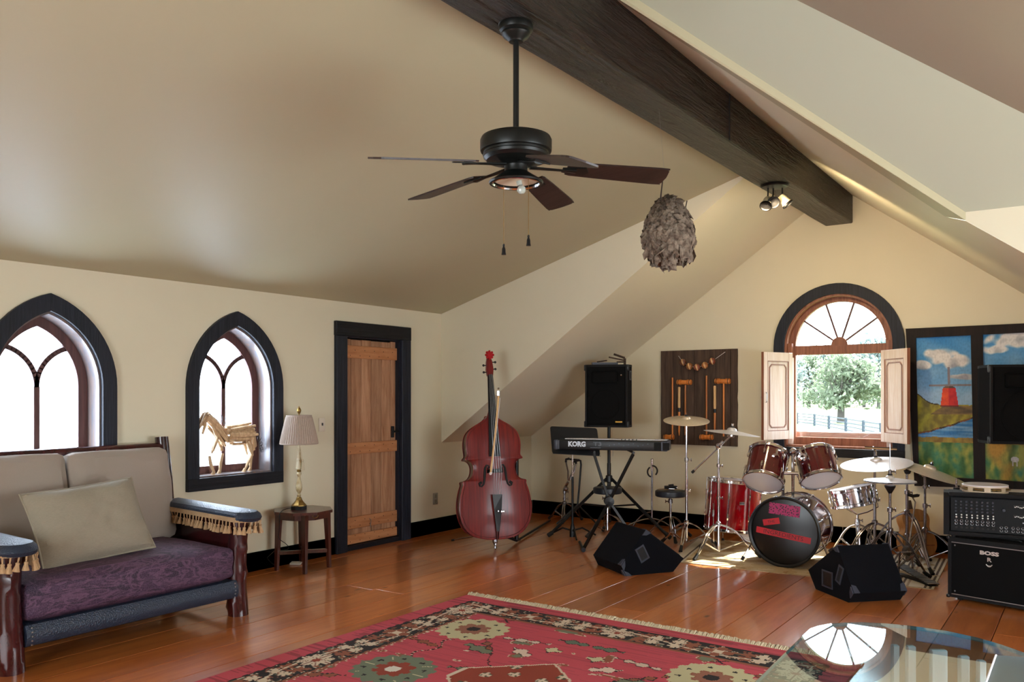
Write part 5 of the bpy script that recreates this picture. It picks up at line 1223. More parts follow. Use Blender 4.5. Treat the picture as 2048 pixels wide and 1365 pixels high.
c_ = C((1304-CX)/F_PX*8.85, 8.85); g2 = thing('guitar_stand', 'chrome guitar stand with a black open neck yoke, between keyboard and drum throne', 'stand', c_)
ztop = zf(920, 8.85)
build('lower_pole', MB().cyl(c_+UP*.06, c_+UP*(ztop-.10), .010), M_DCHROME, g2, world=True); build('upper_pole', MB().cyl(c_+UP*(ztop-.12), c_+UP*ztop, .014).ball(c_+UP*ztop, .016, 10), M_CHROME, g2, world=True)
yk = [c_-AWAY*.025+RIGHT*.052*math.cos(a)+UP*(zf(944, 8.85)+.055*math.sin(a)) for a in [math.radians(x_) for x_ in range(120, 255, 12)]]
build('neck_yoke', MB().tube(yk, .0085, 8), M_RUBBER, g2, world=True)
yk = [c_-AWAY*.025+RIGHT*.052*math.cos(a)+UP*(zf(942, 8.85)+.055*math.sin(a)) for a in [math.radians(x_) for x_ in range(-50, 100, 12)]]
build('neck_yoke', MB().tube(yk, .0085, 8), M_RUBBER, g2, world=True)
for a, R_, hz in ((195, .32, .10), (165, .20, .17), (320, .26, .10)):
    d = cdir(a); lg = build('leg', MB().tube(bez(c_+UP*hz, c_+d*R_*.5+UP*(hz+.0), c_+d*R_+UP*.014, 5), .008, 8), M_DCHROME, g2, world=True)
# ---------------------------------------------------------------- cymbal stands
D1_, D2_ = 7.72, 7.30
cA = C((1373-CX)/F_PX*D1_, D1_); zA = zf(838, D1_)
stand('straight chrome cymbal stand in front of the croquet board, left of the kit', cA, zA-.02, zf(1047, D1_), .30, 248, lower=zf(920, D1_), group='chrome cymbal stands', joints=(zf(985, D1_),))
cymbal('flat pale cymbal in front of the left half of the croquet board', cA+UP*(zA+.005), .212, (-RIGHT*.02-AWAY*.20+UP), M_CYMBAL, rod=.03, nut=False)
cB = C((1437-CX)/F_PX*D2_, D2_)
sB = stand('chrome boom cymbal stand with slanting arm, left of the floor tom', cB, zf(897, D2_), zf(1050, D2_), .36, 222, lower=zf(960, D2_), group='chrome cymbal stands', joints=(zf(935, D2_), zf(1000, D2_)))
j = W(1437, 893, D2_); e0, e1 = W(1386, 944, D2_+.05), W(1462, 872, D2_-.02); dd = (e1-e0).normalized()
m = MB().tube([e0, e1], .007, 8); bmn = build('boom_arm', m, M_CHROME, sB, world=True)
build('boom_grip', MB().tube([e0-dd*.015, e0+dd*.015], .012, 8), M_RUBBER, bmn, world=True)
build('boom_knuckle', MB().ball(j, .028, 12).tube([j-dd*.03, j+dd*.06], .015, 8), M_CHROME, sB, world=True)
pB_ = W(1464, 861, D2_-.02); build('tilter', MB().ball(e1, .018, 10).tube([e1, pB_-UP*.02], .010, 8).tube([e1-RIGHT*.03, e1+RIGHT*.03-UP*.01], .009, 8), M_CHROME, bmn, world=True)
cymbal('pale cymbal tilted on a boom arm, nearest the left shutter', pB_, .243, (RIGHT*.11-AWAY*.02+UP), M_CYMBALW, rod=.03)
D3 = 7.05; cC = C((1749.5-CX)/F_PX*D3, D3)
sC = stand('chrome cymbal stand rising behind the snare drum', cC, zf(898, D3), zf(1047, D3), .36, 200, M_DCHROME, lower=zf(1000, D3), group='chrome cymbal stands', joints=())
pC_ = W(1752, 921, D3-.05); tpC = W(1747, 897, D3)
build('tilter', MB().tube([W(1749.5, 899, D3), tpC, W(1752, 905, D3-.05), pC_], .008, 8).ball(tpC, .016, 8), M_CHROME, sC, world=True)
cymbal('largest cymbal, sunlit white, right of the rack toms under the window', pC_, .285, (-RIGHT*.13-AWAY*.10+UP), M_CYMBALW, rod=.02, nut=False)
dsp = W(1765, 896.5, D3-.02); ds = thing('drumsticks', 'pair of drumsticks resting across the window ledge', 'drumsticks', dsp)
for k in (0, 1): build('stick', MB().tube([dsp-RIGHT*.15+UP*(.002+.008*k), dsp+RIGHT*.12-UP*(.012-.006*k)], [.004, .007], 8), M_BARN if k else M_PALEWOOD, ds, world=True)
D4 = 6.93; cD = C((1850-CX)/F_PX*D4, D4)
sD = stand('chrome cymbal stand closest to the mixer, standing at the edge of the mat', cD, zf(952, D4), zf(1062, D4), .33, 322, M_DCHROME, lower=zf(1012, D4), group='chrome cymbal stands', joints=(zf(978, D4),))
pD_ = W(1860, 937, D4-.03); build('tilter', MB().ball(W(1847, 950, D4), .018, 10).tube([W(1847, 950, D4), W(1853, 947, D4), pD_], .009, 8).tube([W(1840, 948, D4), W(1854, 950, D4)], .010, 8), M_CHROME, sD, world=True)
cymbal('brownish cymbal tilted down to the right in front of the windmill painting', pD_, .292, (RIGHT*.27-AWAY*.20+UP), M_CYMBAL, rod=.03)
# hi-hat
D5 = 6.42; cE = C((1780-CX)/F_PX*D5, D5)
hh = stand('chrome hi-hat stand with a thin rod through its two cymbals', cE, zf(975, D5), zf(1063, D5), .30, 235, M_DCHROME, lower=zf(1020, D5), name='hi_hat_stand', joints=())
build('pull_rod', MB().cyl(cE+UP*(zf(978, D5)), cE+UP*zf(889, D5), .0035, n=8), M_STEEL, hh, world=True)
m = MB().lathe([(.004, 0), (.012, .004), (.012, .035), (.004, .04)], c=cE+UP*zf(950, D5), n=12); wing(m, cE+UP*(zf(944, D5))+RIGHT*.01, RIGHT, 1.1); build('clutch', m, M_DCHROME, hh, world=True)
build('seat_cup', MB().lathe([(.012, -.06), (.02, -.045), (.04, -.01), (.042, 0), (0, .002)], c=cE+UP*(zf(972, D5)), n=20), M_PLASTIC, hh, world=True)
cymbal('upper cymbal of the hi-hat pair', cE+UP*zf(956, D5), .188, (.0, .0, 1), M_CYMBALW, rod=.0, nut=False, group='hi-hat pair')
cymbal('lower cymbal of the hi-hat pair, turned upside down', cE+UP*zf(970, D5), .190, (0, .0, -1), M_CYMBALW, rod=-.02, nut=False, group='hi-hat pair')
# stand with black hook between hi-hat and right cymbal
D6 = 6.85; cF = C((1814-CX)/F_PX*D6, D6)
sF = stand('chrome stand with a black rubber arm, between the hi-hat and the tilted brown cymbal', cF, zf(940, D6), zf(1027, D6), .36, 275, M_DCHROME, lower=zf(985, D6), name='hardware_stand', joints=(zf(1075, D6),))
build('rubber_arm', MB().tube([W(1815, 989, D6-.02), W(1826, 993, D6-.03), W(1836, 991.5, D6-.03), W(1836.5, 989, D6-.03)], .014, 8), M_RUBBER, sF, world=True)
build('hanging_rod', MB().tube([W(1825, 996, D6-.03), W(1831, 1005, D6-.04), W(1822, 1060, D6-.15), W(1818, 1090, D6-.25)], .006, 8), M_DCHROME, sF, world=True)
build('top_fitting', MB().lathe([(.006, -.03), (.02, -.025), (.03, .0), (.012, .01), (.008, .03)], c=W(1815, 942, D6), n=16), M_RUBBER, sF, world=True)
# pedal
pA_, pB_ = onZ(1796, 1142, .03), onZ(1868, 1170, .02); pdl = thing('bass_drum_pedal', 'chrome foot pedal with long ribbed footboard and round felt beater on the mat edge', 'pedal', pA_)
ax_ = (pB_-pA_); ax_.z = 0; ax_.normalize(); sd_ = UP.cross(ax_)
Rm = Matrix((ax_, sd_, UP)).transposed(); Ln = (pB_-pA_).length
build('base_plate', MB().box((pA_+pB_)/2+UP*-.015, (Ln, .07, .006), Rm), M_BLACK, pdl, world=True)
for k in range(14):
    t_ = (k+.5)/14; build('tread_bar', MB().box(pA_.lerp(pB_, t_)+UP*(.055*(1-t_)+.002), (Ln/14*.7, .085, .008), Rm), M_STEEL, pdl, world=True)
build('footboard', MB().hull_prism([pA_+sd_*.045+UP*.05, pB_+sd_*.045-UP*.002, pB_-sd_*.045-UP*.002, pA_-sd_*.045+UP*.05], UP*.004), M_PLASTIC, pdl, world=True)
hub_ = pA_+ax_*.10
for s in (-1, 1): build('upright', MB().tube([hub_+sd_*s*.06+UP*0, hub_+sd_*s*.05+UP*.17], .008, 6), M_DCHROME, pdl, world=True)
build('axle', MB().tube([hub_-sd_*.07+UP*.165, hub_+sd_*.07+UP*.165], .006, 8), M_STEEL, pdl, world=True)
bt = W(1816, 1103, 6.62); build('beater_rod', MB().tube([hub_+UP*.165, bt], .004, 6), M_STEEL, pdl, world=True)
build('beater', MB().lathe([(0, -.03), (.035, -.028), (.04, -.02), (.04, .02), (.035, .028), (0, .03)], c=bt, axis=-AWAY+RIGHT*.2, n=22), plain('grey_felt', (98, 92, 84), rough=.95), pdl, world=True)
sp_ = []
for k in range(50): a = k*.9; sp_.append(hub_+sd_*.075+Vector((.009*math.cos(a), .009*math.sin(a), .03+.11*k/50)))
build('spring', MB().tube(sp_, .0018, 4), M_STEEL, pdl, world=True)
# ---------------------------------------------------------------- drums
f0, r0 = C(.3277*6.80, 6.80, .290), C(.344*7.2+.01, 7.2, .290)
bax = (f0-r0).normalized(); bc = (f0+r0)/2+UP*.006; BL = (f0-r0).length
bt_, BM = drum('bass_drum', 'big bass drum with black front head carrying strips of red and pink tape', bc, bax, .272, BL, M_WINE, M_BLACKHEAD, M_FILM, lugs=8, phase=.35, tubes=False)
# front hoop in black, claws
build('front_hoop', MB().lathe([(.268, BL/2-.015), (.289, BL/2-.018), (.291, BL/2+.018), (.280, BL/2+.022), (.266, BL/2+.012)], n=64), M_PLASTIC, bt_)
BI = BM.inverted(); up_l = (BI.to_3x3() @ UP).normalized(); rt_l = up_l.cross(Vector((0, 0, 1))).normalized()
def tape(cx, cz, w, h, ang, mat, nm, txt=None, zo=.0035, size=.03, tm=None):
    ca, sa = math.cos(ang), math.sin(ang)
    Tm = Matrix.Translation(rt_l*cx+up_l*cz+Vector((0, 0, BL/2+zo))) @ Matrix((rt_l, up_l, Vector((0, 0, 1)))).transposed().to_4x4() @ Matrix.Rotation(ang, 4, 'Z')
    m = MB(); m.M = Tm; m.box((0, 0, 0), (w, h, .001)); o = build(nm, m, mat, bt_)
    if txt: text('lettering', txt, size, Tm @ Matrix.Translation((0, 0, .0008)), tm, o, ext=.0002, bold=.0004, sx=1.12)
    return o
M_TAPE = plain('red_tape', (176, 10, 28), rough=.35); M_TAPEINK = plain('dark_red_ink', (84, 4, 14), rough=.5)
def leopard():
    m, nt, b = new_mat('pink_leopard_tape'); vo = nd(nt, 'ShaderNodeTexVoronoi'); vo.inputs['Scale'].default_value = 62; nt.links.new(coords(nt), vo.inputs['Vector'])
    mr = nd(nt, 'ShaderNodeMapRange'); mr.inputs[1].default_value = .32; mr.inputs[2].default_value = .42; nt.links.new(vo.outputs['Distance'], mr.inputs[0])
    mx = nd(nt, 'ShaderNodeMix', data_type='RGBA'); mx.inputs[6].default_value = lin((48, 14, 34)); mx.inputs[7].default_value = lin((160, 30, 88)); nt.links.new(mr.outputs[0], mx.inputs[0])
    nt.links.new(mx.outputs[2], b.inputs['Base Color']); b.inputs['Roughness'].default_value = .4; return m
ppm = F_PX/6.8
tape((1569-1568)/ppm, (1067-1023)/ppm, .250, .092, -.085, leopard(), 'tape_patch')
tape((1543-1568)/ppm, (1067-1048.5)/ppm, .136, .050, .20, M_TAPE, 'tape_strip', 'THE', size=.030, tm=M_TAPEINK)
tape((1566.5-1568)/ppm, (1067-1073.5)/ppm, .442, .050, -.135, M_TAPE, 'tape_strip', 'INGREDIENTS', size=.047, tm=M_TAPEINK)
ctrB = bc
for s in (-1, 1):
    rt_w = (BM.to_3x3() @ rt_l); h0 = bc+bax*(BL*.18)+rt_w*s*.265-UP*.06; f_ = h0+rt_w*s*.10+bax*.10; f_.z = .02
    sp = build('spur', MB().ball(h0, .024, 10).tube([h0, h0.lerp(f_, .6), f_], .008, 8), M_CHROME, bt_, world=True); build('rubber_foot', MB().tube([f_.lerp(h0, .12), f_-UP*.004], .014, 8), M_RUBBER, sp, world=True)
# double tom post
pz = bc+UP*.27+bax*.03
for k, u in enumerate((1566, 1586)):
    b_ = W(u, 1000, 6.98); t_ = W(u, 903, 6.98); build('tom_post', MB().tube([b_-UP*.03, t_], .0125, 12).lathe([(.013, -.012), (.02, -.01), (.02, .012), (.013, .014)], c=W(u, 948, 6.98), n=14), M_CHROME, bt_, world=True)
build('post_bridge', MB().tube([W(1558, 946.5, 6.96), W(1596, 947.5, 6.96)], .015, 10), M_CHROME, bt_, world=True)
build('post_plate', MB().rbox(W(1577, 1000, 7.0)+UP*-.005, (.13, .09, .05), .01, 2, R=Matrix((RIGHT, AWAY, UP)).transposed()), M_CHROME, bt_, world=True)
for u, s in ((1566, -1), (1586, 1)):
    a = W(u, 903, 6.98); e = W(1577+s*27, 915, 6.95); ta = build('tom_arm', MB().ball(a, .03, 12).tube([a, a+RIGHT*s*.05+UP*.012, e], .016, 10), M_CHROME, bt_, world=True)
    build('mount_boss', MB().lathe([(0, -.01), (.036, -.008), (.034, .012), (.018, .016), (.018, .03)], c=e, axis=-AWAY-RIGHT*s*.2, n=20), M_CHROME, ta, world=True)
# toms
drum('rack_tom', 'left of the two small red tom drums above the bass drum, tilted strongly', W(1532, 936.5, 7.05), (AWAY*.66+RIGHT*.42+UP).normalized(), .158, .285, M_WINE, M_FILM, M_FILM, lugs=6, phase=.6, tubes=False)
drum('rack_tom', 'right of the two small red tom drums above the bass drum', W(1634.5, 934, 7.08), (AWAY*.66-RIGHT*.04+UP).normalized(), .158, .25, M_WINE, M_FILM, M_FILM, lugs=6, phase=.75, tubes=False)
ftc = C((1465-CX)/F_PX*7.78, 7.78, 0); zt_, zb_ = zf(962, 7.78), zf(1058, 7.78)
ft, FM = drum('floor_tom', 'large bright red floor tom standing on legs left of the bass drum', ftc+UP*((zt_+zb_)/2), (RIGHT*.07+AWAY*.02+UP).normalized(), .235, zt_-zb_, M_RED, M_FILM, M_FILM, lugs=8, phase=.2)
build('maker_badge', MB().rbox(W(1484, 1008, 7.535), (.045, .003, .026), .001, 1, R=Matrix((RIGHT, AWAY, UP)).transposed()), M_CHROME, ft, world=True)
for a in (215, 335, 95):
    d = cdir(a); p = ftc+d*.262; lg = build('leg', MB().cyl(p+UP*.02, p+UP*.42, .006, n=8).tube([p+UP*.30, p+UP*.36], .015, 8), M_CHROME, ft, world=True); build('rubber_foot', MB().tube([p+UP*.001, p+UP*.03], [.016, .010], 10), M_RUBBER, lg, world=True)
# white practice head propped behind
hd = thing('spare_drumhead', 'white round drumhead propped on the mat behind the bass drum, below the floor tom', 'drumhead', C((1508-CX)/F_PX*7.9, 7.9, 0))
hc = C((1508-CX)/F_PX*7.9, 7.9, .205); Mx = Matrix.Translation(hc) @ frame_of(-AWAY+UP*.25).to_4x4(); m = MB(); m.M = Mx; m.lathe([(0, .006), (.18, .006), (.19, 0), (.19, -.006), (0, -.004)], n=40); build('film', m, M_HEAD, hd, world=True)
m = MB(); m.M = Mx; m.lathe([(.188, -.01), (.198, -.01), (.198, .008), (.188, .008), (.188, -.01)], n=40); build('rim', m, M_STEEL, hd, world=True)
# snare on its stand
D7 = 7.25; sn_ax = (-RIGHT*.20+AWAY*.10+UP).normalized(); snc = W(1706, 993, D7)
drum('snare_drum', 'chrome snare drum tilted on its stand right of the bass drum', snc, sn_ax, .180, .135, M_CHROME, M_FILM, M_FILM, lugs=10, group='snare', tubes=False)
cS = C((1715-CX)/F_PX*D7, D7); ss_ = stand('chrome snare stand with basket arms under the tilted chrome drum', cS, zf(1030, D7), zf(1050, D7), .26, 250, M_CHROME, lower=zf(1042, D7), name='snare_stand', joints=())
for k in range(3):
    d = cdir(100+120*k); e = snc-sn_ax*.075+d*.185; build('basket_arm', MB().tube([cS+UP*zf(1030, D7), (cS+UP*zf(1024, D7)+d*.08), e-UP*.01, e+sn_ax*.04], .006, 6), M_CHROME, ss_, world=True)
# throne behind the kit (only its shadowed pad shows) and a tan wooden guitar body
g0 = onZ(1838, 1116); gt = thing('acoustic_guitar', 'tan wooden guitar body leaning against the skirting behind the right cymbal stands', 'guitar', basis(g0, RIGHT*1.0+AWAY*.1, UP+AWAY*.28+RIGHT*-.12).to_translation(), M=basis(g0, RIGHT*1.0+AWAY*.1, UP+AWAY*.28+RIGHT*-.12))
hg = [(0, .0), (.07, .008), (.125, .04), (.152, .09), (.155, .15), (.135, .205), (.115, .235), (.112, .265), (.122, .305), (.125, .345), (.105, .385), (.06, .41), (.02, .418)]
og = catmull(hg+[(-x, z_) for x, z_ in hg[::-1][:-1]], 2)
M_GUIT = wood('tan_spruce', (176, 120, 66), (206, 152, 92), axis=2, rough=.3, coat=.5, bump=.05)
build('back_plate', MB().plate(og, .004, lambda x, z_, w: (x, -.05+w, z_)), M_GUIT, gt); build('top_plate', MB().plate(og, .004, lambda x, z_, w: (x, .05-w, z_)), M_GUIT, gt)
n_ = len(og); build('sides', MB().add([(x*.98, -.048, z_) for x, z_ in og]+[(x*.98, .048, z_) for x, z_ in og], [(i, (i+1) % n_, (i+1) % n_+n_, i+n_) for i in range(n_)], True), M_GUIT, gt)
for z_, w_ in ((.10, .26), (.20, .24), (.31, .2)): build('brace_line', MB().box((0, -.052, z_), (w_, .003, .007)), M_BROWN, gt)
build('neck', MB().tube([(0, .01, .41), (0, .02, .50)], .022, 8), M_BARN, gt)
# ---------------------------------------------------------------- floor wedges
def wedge(label, o, xd, ext, poly, Wd, guards):
    x = Vector(xd).normalized(); e = Vector(ext).normalized(); t = thing('monitor_wedge', label, 'speaker', o, group='black floor monitor wedges')
    P3 = [o+x*a+UP*b for a, b in poly]
    build('cabinet', MB().hull_prism(P3, e*Wd), M_CARPET, t, world=True)
    # grille on the sloping face (top-right edge A-B) 
    ia, ib = guards['grille']; A, B = P3[ia], P3[ib]; n_ = (B-A).normalized(); up_ = e.cross(n_).normalized(); up_ = up_ if up_.z > 0 else -up_
    c0 = (A+B)/2+e*Wd/2; build('grille', MB().rbox(c0+up_*.003, ((B-A).length*.9, Wd*.9, .012), .004, 1, R=Matrix((n_, up_.cross(n_), up_)).transposed()), M_GRILLE, t, world=True)
    for i, f in guards['corners']:
        p = P3[i]+e*(.006 if f == 0 else Wd-.006); cen = sum(P3, Vector())/len(P3)+e*(Wd*f)
        a, b = P3[i-1]+e*Wd*f, P3[(i+1) % len(P3)]+e*Wd*f; p = P3[i]+e*Wd*f; out = -e if f == 0 else e
        s = .05; tri = [p, p+(a-p).normalized()*s, p+((a-p).normalized()+(b-p).normalized())*s*.62, p+(b-p).normalized()*s]
        build('corner_guard', MB().hull_prism([q_+out*.001 for q_ in tri], out*.008), M_GREYPL, t, world=True)
        sgn = e if f == 0 else -e
        for q_ in (a,):
            dq = (q_-p).normalized(); nn = dq.cross(e); cc = (p-sum(P3, Vector())/len(P3)); nn = nn if nn.dot(p-cen) > 0 else -nn
            build('corner_guard', MB().hull_prism([p+nn*.001, p+sgn*.045+nn*.001, p+sgn*.03+dq*.05+nn*.001, p+dq*.06+nn*.001], nn*.006), M_GREYPL, t, world=True)
    for (a, b, w_, h_, an, kind) in guards['panels']:
        c_ = o+x*a+UP*b; R2 = Matrix((x, -e, UP)).transposed() @ Matrix.Rotation(an, 3, Vector((0, 1, 0)))
        rx, rz = R2 @ Vector((1, 0, 0)), R2 @ Vector((0, 0, 1))
        hc = build('handle_frame' if kind else 'jack_plate', MB().plate([(-w_/2, -h_/2), (w_/2, -h_/2), (w_/2, h_/2), (-w_/2, h_/2)], .006, lambda p_, q_, ww: c_+rx*p_+rz*q_-e*ww, [[(-w_/2+.012, -h_/2+.012), (w_/2-.012, -h_/2+.012), (w_/2-.012, h_/2-.012), (-w_/2+.012, h_/2-.012)]]), M_GREYPL, t, world=True)
        build('recess', MB().hull_prism([c_+rx*p_+rz*q_-e*.001 for p_, q_ in ((-w_/2+.01, -h_/2+.01), (w_/2-.01, -h_/2+.01), (w_/2-.01, h_/2-.01), (-w_/2+.01, h_/2-.01))], -e*.001), M_RUBBER if kind else M_PLASTIC, hc, world=True)
    return t
o1 = onZ(1252, 1153)
x1 = RIGHT*.93+AWAY*.37; e1_ = -RIGHT*.37+AWAY*.93
wedge('black monitor wedge standing by the keyboard stand, handle side towards us', o1, x1, e1_, [(0, 0), (.43, 0), (.53, .10), (.175, .35), (-.045, .085)], .47,
      {'grille': (2, 3), 'corners': [(3, 0), (4, 0), (0, 0)], 'panels': [(.145, .165, .085, .125, -.48, 1)]})
o2 = onZ(1697, 1206)
x2 = -RIGHT*.20+AWAY*.98; e2_ = RIGHT*.98+AWAY*.20
wedge('black monitor wedge in front of the drum mat, beside the hi-hat pedal', o2, x2, e2_, [(0, 0), (.40, 0), (.50, .12), (.13, .365), (-.06, .075)], .40,
      {'grille': (2, 3), 'corners': [(3, 0), (3, 1), (4, 0), (4, 1)], 'panels': [(.25, .105, .13, .12, 0, 0), (.10, .17, .06, .13, -.35, 1)]})
# ---------------------------------------------------------------- amp, mixer, tambourine
aL = onZ(1896, 1199); aR = aL+(onZ(2048, 1226)-aL).normalized()*.60
ax_ = (aR-aL).normalized(); Mx = basis(aL, ax_); am = thing('guitar_amplifier', 'black combo amplifier on the floor under the mixer, silver maker lettering', 'amplifier', M=Mx)
AW, AD, AH = .60, .26, .415
build('cabinet', MB().rbox((AW/2, AD/2+.01, .02+AH/2), (AW, AD, AH), .012, 2), M_TOLEX, am)
build('front_frame', MB().plate([(0, .02), (AW, .02), (AW, .02+AH), (0, .02+AH)], .014, lambda a, b, w: (a, .008-w+.004, b), [[(.022, .042), (AW-.022, .042), (AW-.022, AH-.012), (.022, AH-.012)]]), M_TOLEX, am)
build('grille', MB().box((AW/2, .006, .02+AH/2-.002), (AW-.044, .006, AH-.05)), M_GRILLE, am)
for z_ in (.044, AH-.014): build('piping', MB().box((AW/2, -.003, z_), (AW-.05, .006, .005)), M_STEEL, am)
for x_ in (.0, AW):
    for z_ in (.025, .015+AH): build('corner_cap', MB().rbox((x_, .006, z_), (.024, .024, .024), .007, 2), M_PLASTIC, am)
for x_ in (.045, AW-.045):
    for z_ in (.065, AH-.035): build('screw', MB().ball((x_, .001, z_), .006, 8), M_STEEL, am)
for x_ in (.06, AW-.06): build('foot', MB().cyl((x_, .06, 0), (x_, .06, .022), .018), M_RUBBER, am)
text('lettering', 'BOSS', .034, Matrix.Translation((.262, .001, AH-.062)) @ FRONT, M_SILVERTXT, am, bold=.0018, sx=1.5)
text('lettering', 'R', .038, Matrix.Translation((.262, .001, AH-.105)) @ FRONT, M_SILVERTXT, am, bold=.001, sx=1.2)
build('emblem', MB().tube([(.262+.018*math.cos(a), .001, AH-.135-.010*math.sin(a)) for a in [PI*i/8 for i in range(9)]], .003, 5).tube([(.262+.012*math.cos(a), .001, AH-.143-.008*math.sin(a)) for a in [PI*i/8 for i in range(9)]], .002, 5), M_SILVERTXT, am)
build('top_handle', MB().tube([(AW*.3, AD/2, .02+AH), (AW*.34, AD/2, .03+AH), (AW*.5, AD/2, .032+AH), (AW*.66, AD/2, .03+AH), (AW*.7, AD/2, .02+AH)], .007, 8), M_RUBBER, am)
mL = W(1887, 1069.5, 5.72); md = (C((2048-CX)/F_PX*5.50, 5.50)-C((1887-CX)/F_PX*5.72, 5.72)).normalized()
mz = .02+AH+.022; mL.z = mz; Mx = basis(mL, md, UP+AWAY*.0); mxr = thing('powered_mixer', 'black powered mixer head with rows of white knobs on top of the combo amplifier', 'mixer', M=Mx)
MW, MH, MD = .66, .285, .30
prof = [(0, 0), (.012, .07), (.03, MH-.03), (.055, MH), (MD-.04, MH), (MD, MH-.06), (MD, 0)]   # side profile (y, z)
for x_, w_ in ((0, .035), (MW-.035, .035)):
    build('side_cheek', MB().hull_prism([(x_+(.0), y, z_) for y, z_ in prof], (w_, 0, 0)), M_TOLEX, mxr)
build('shell', MB().hull_prism([(.03, y+.025, z_+.0) for y, z_ in prof], (MW-.06, 0, 0)), M_TOLEX, mxr)
build('top_lip', MB().rbox((MW/2, .045, MH-.006), (MW-.06, .05, .03), .008, 2), M_TOLEX, mxr); build('bottom_lip', MB().rbox((MW/2, .012, .012), (MW-.06, .03, .03), .008, 2), M_TOLEX, mxr)
def mp(x, z_, o=0): 
    return (x, .018+z_*.10-o, z_)
build('panel', MB().hull_prism([mp(.045, .03), mp(MW-.045, .03), mp(MW-.045, MH-.03), mp(.045, MH-.03)], (0, -.004, 0)), plain('dark_control_panel', (10, 11, 13), rough=.6, spec=.2), mxr)
M_KN = plain('white_knob', (226, 226, 220), rough=.4); M_BK = plain('blue_black_knob', (22, 28, 44), rough=.4)
kproto = {}
def knob(x, z_, r, mat, nm='knob', ln=.012):
    key = (nm, r, mat.name)
    p = Vector(mp(x, z_, .004))
    if key not in kproto:
        kproto[key] = build(nm, MB().cyl((0, 0, 0), (0, -ln, 0), r, r*.85, n=10), mat, mxr); kproto[key].location = p
    else: link_copy(kproto[key], mxr, Matrix.Translation(p))
for c_i in range(8):
    x_ = .075+c_i*.0315
    for r_i in range(4): knob(x_, MH-.055-r_i*.022, .0075, M_BK, 'dark_knob')
    for r_i in range(2): knob(x_+.003, MH-.145-r_i*.0165, .0055, M_KN, 'white_knob')
    for r_i in range(2):
        p = Vector(mp(x_+.003, MH-.185-r_i*.020, .004)); key = 'jk'
        if key not in kproto: kproto[key] = build('jack_ring', MB().tube([(.008*math.cos(2*PI*i/14), 0, .008*math.sin(2*PI*i/14)) for i in range(14)], .0013, 5, closed=True), M_STEEL, mxr); kproto[key].location = p
        else: link_copy(kproto[key], mxr, Matrix.Translation(p))
    knob(x_+.003, MH-.230, .010, M_RUBBER, 'xlr_socket', .003)
for i in range(5):
    for k in range(2): link_copy(kproto['jk'], mxr, Matrix.Translation(mp(.345+.028*i+(.012 if i > 1 else 0), MH-.215-.022*k, .004)))
knob(.36, MH-.10, .012, M_BK, 'large_knob'); 
for z0 in (.075, .140):
    build('eq_slot', MB().box(mp(.465, MH-z0, .003), (.10, .003, .028)), M_RUBBER, mxr)
    for i in range(9): 
        p = Vector(mp(.425+i*.0095, MH-z0+.004*math.sin(i*1.3), .006)); key = 'sl'
        if key not in kproto: kproto[key] = build('slider', MB().box((0, 0, 0), (.006, .006, .006)), M_KN, mxr); kproto[key].location = p
        else: link_copy(kproto[key], mxr, Matrix.Translation(p))
    knob(.54, MH-z0-.012, .0055, M_KN, 'white_knob')
for k in range(2): knob(.535, .045+.014*k, .0045, M_KN, 'white_knob')
build('label_strip', MB().box(mp(.575, MH-.10, .004), (.016, .002, .125)), plain('grey_label', (150, 152, 160), rough=.5), mxr, label='pale grey label strip')
build('name_strip', MB().box(mp(.50, MH-.178, .004), (.066, .002, .008)), bpy.data.materials['grey_label'], mxr)
for x_ in (.06, MW-.06):
    build('foot', MB().cyl((x_, .05, -.018), (x_, .05, .004), .014), M_RUBBER, mxr); build('foot', MB().cyl((x_, .2, -.018), (x_, .2, .004), .014), M_RUBBER, mxr)
tc_ = W(1970, 985, 5.78); tc_.z = mz+MH+.002; tmb = thing('tambourine', 'pale wooden tambourine with brass jingles lying on the mixer', 'tambourine', tc_)
TRr = .142; m = MB()
segs = 8
for (za_, zb_) in ((0, .014), (.036, .052)): m.lathe([(TRr-.008, za_), (TRr, za_), (TRr, zb_), (TRr-.008, zb_), (TRr-.008, za_)], c=tc_, n=48)
M_TAMB = plain('pale_birch', (206, 184, 152), rough=.4, var=.1, scale=20)
build('frame_hoop', m, M_TAMB, tmb, world=True)
for k in range(segs):
    a = 2*PI*k/segs+.2; c_ = tc_+Vector((math.cos(a), math.sin(a), 0))*(TRr-.004)+UP*.025; R2 = Matrix.Rotation(a, 3, 'Z')
    build('frame_block', MB().box(c_, (.008, .038, .026), R2), M_TAMB, tmb, world=True)
    for s in (-1, 1):
        a2 = a+2*PI/segs/2+s*.10; c_ = tc_+Vector((math.cos(a2), math.sin(a2), 0))*(TRr-.004)+UP*.025
        build('jingle', MB().lathe([(0, -.008), (.010, -.007), (.020, -.003), (.020, -.002), (0, -.005)], c=c_, n=16).lathe([(0, .008), (.010, .007), (.020, .003), (.020, .002), (0, .005)], c=c_, n=16), M_BRASS, tmb, world=True)
build('top_skin', MB().lathe([(0, .053), (TRr-.001, .053), (TRr+.001, .050), (TRr+.001, .044)], c=tc_, n=48), M_HEAD, tmb, world=True)
rd = W(1913, 980, 6.25); t = thing('metal_rod', 'short chrome rod with black socket rising behind the mixer corner', 'rod', Vector((rd.x, rd.y, 0)))
build('rod', MB().cyl(Vector((rd.x, rd.y, .0)), Vector((rd.x, rd.y, zf(958, 6.25))), .008), M_CHROME, t, world=True); build('socket', MB().cyl(Vector((rd.x, rd.y, zf(984, 6.25))), Vector((rd.x, rd.y, zf(976, 6.25))), .022), M_RUBBER, t, world=True)
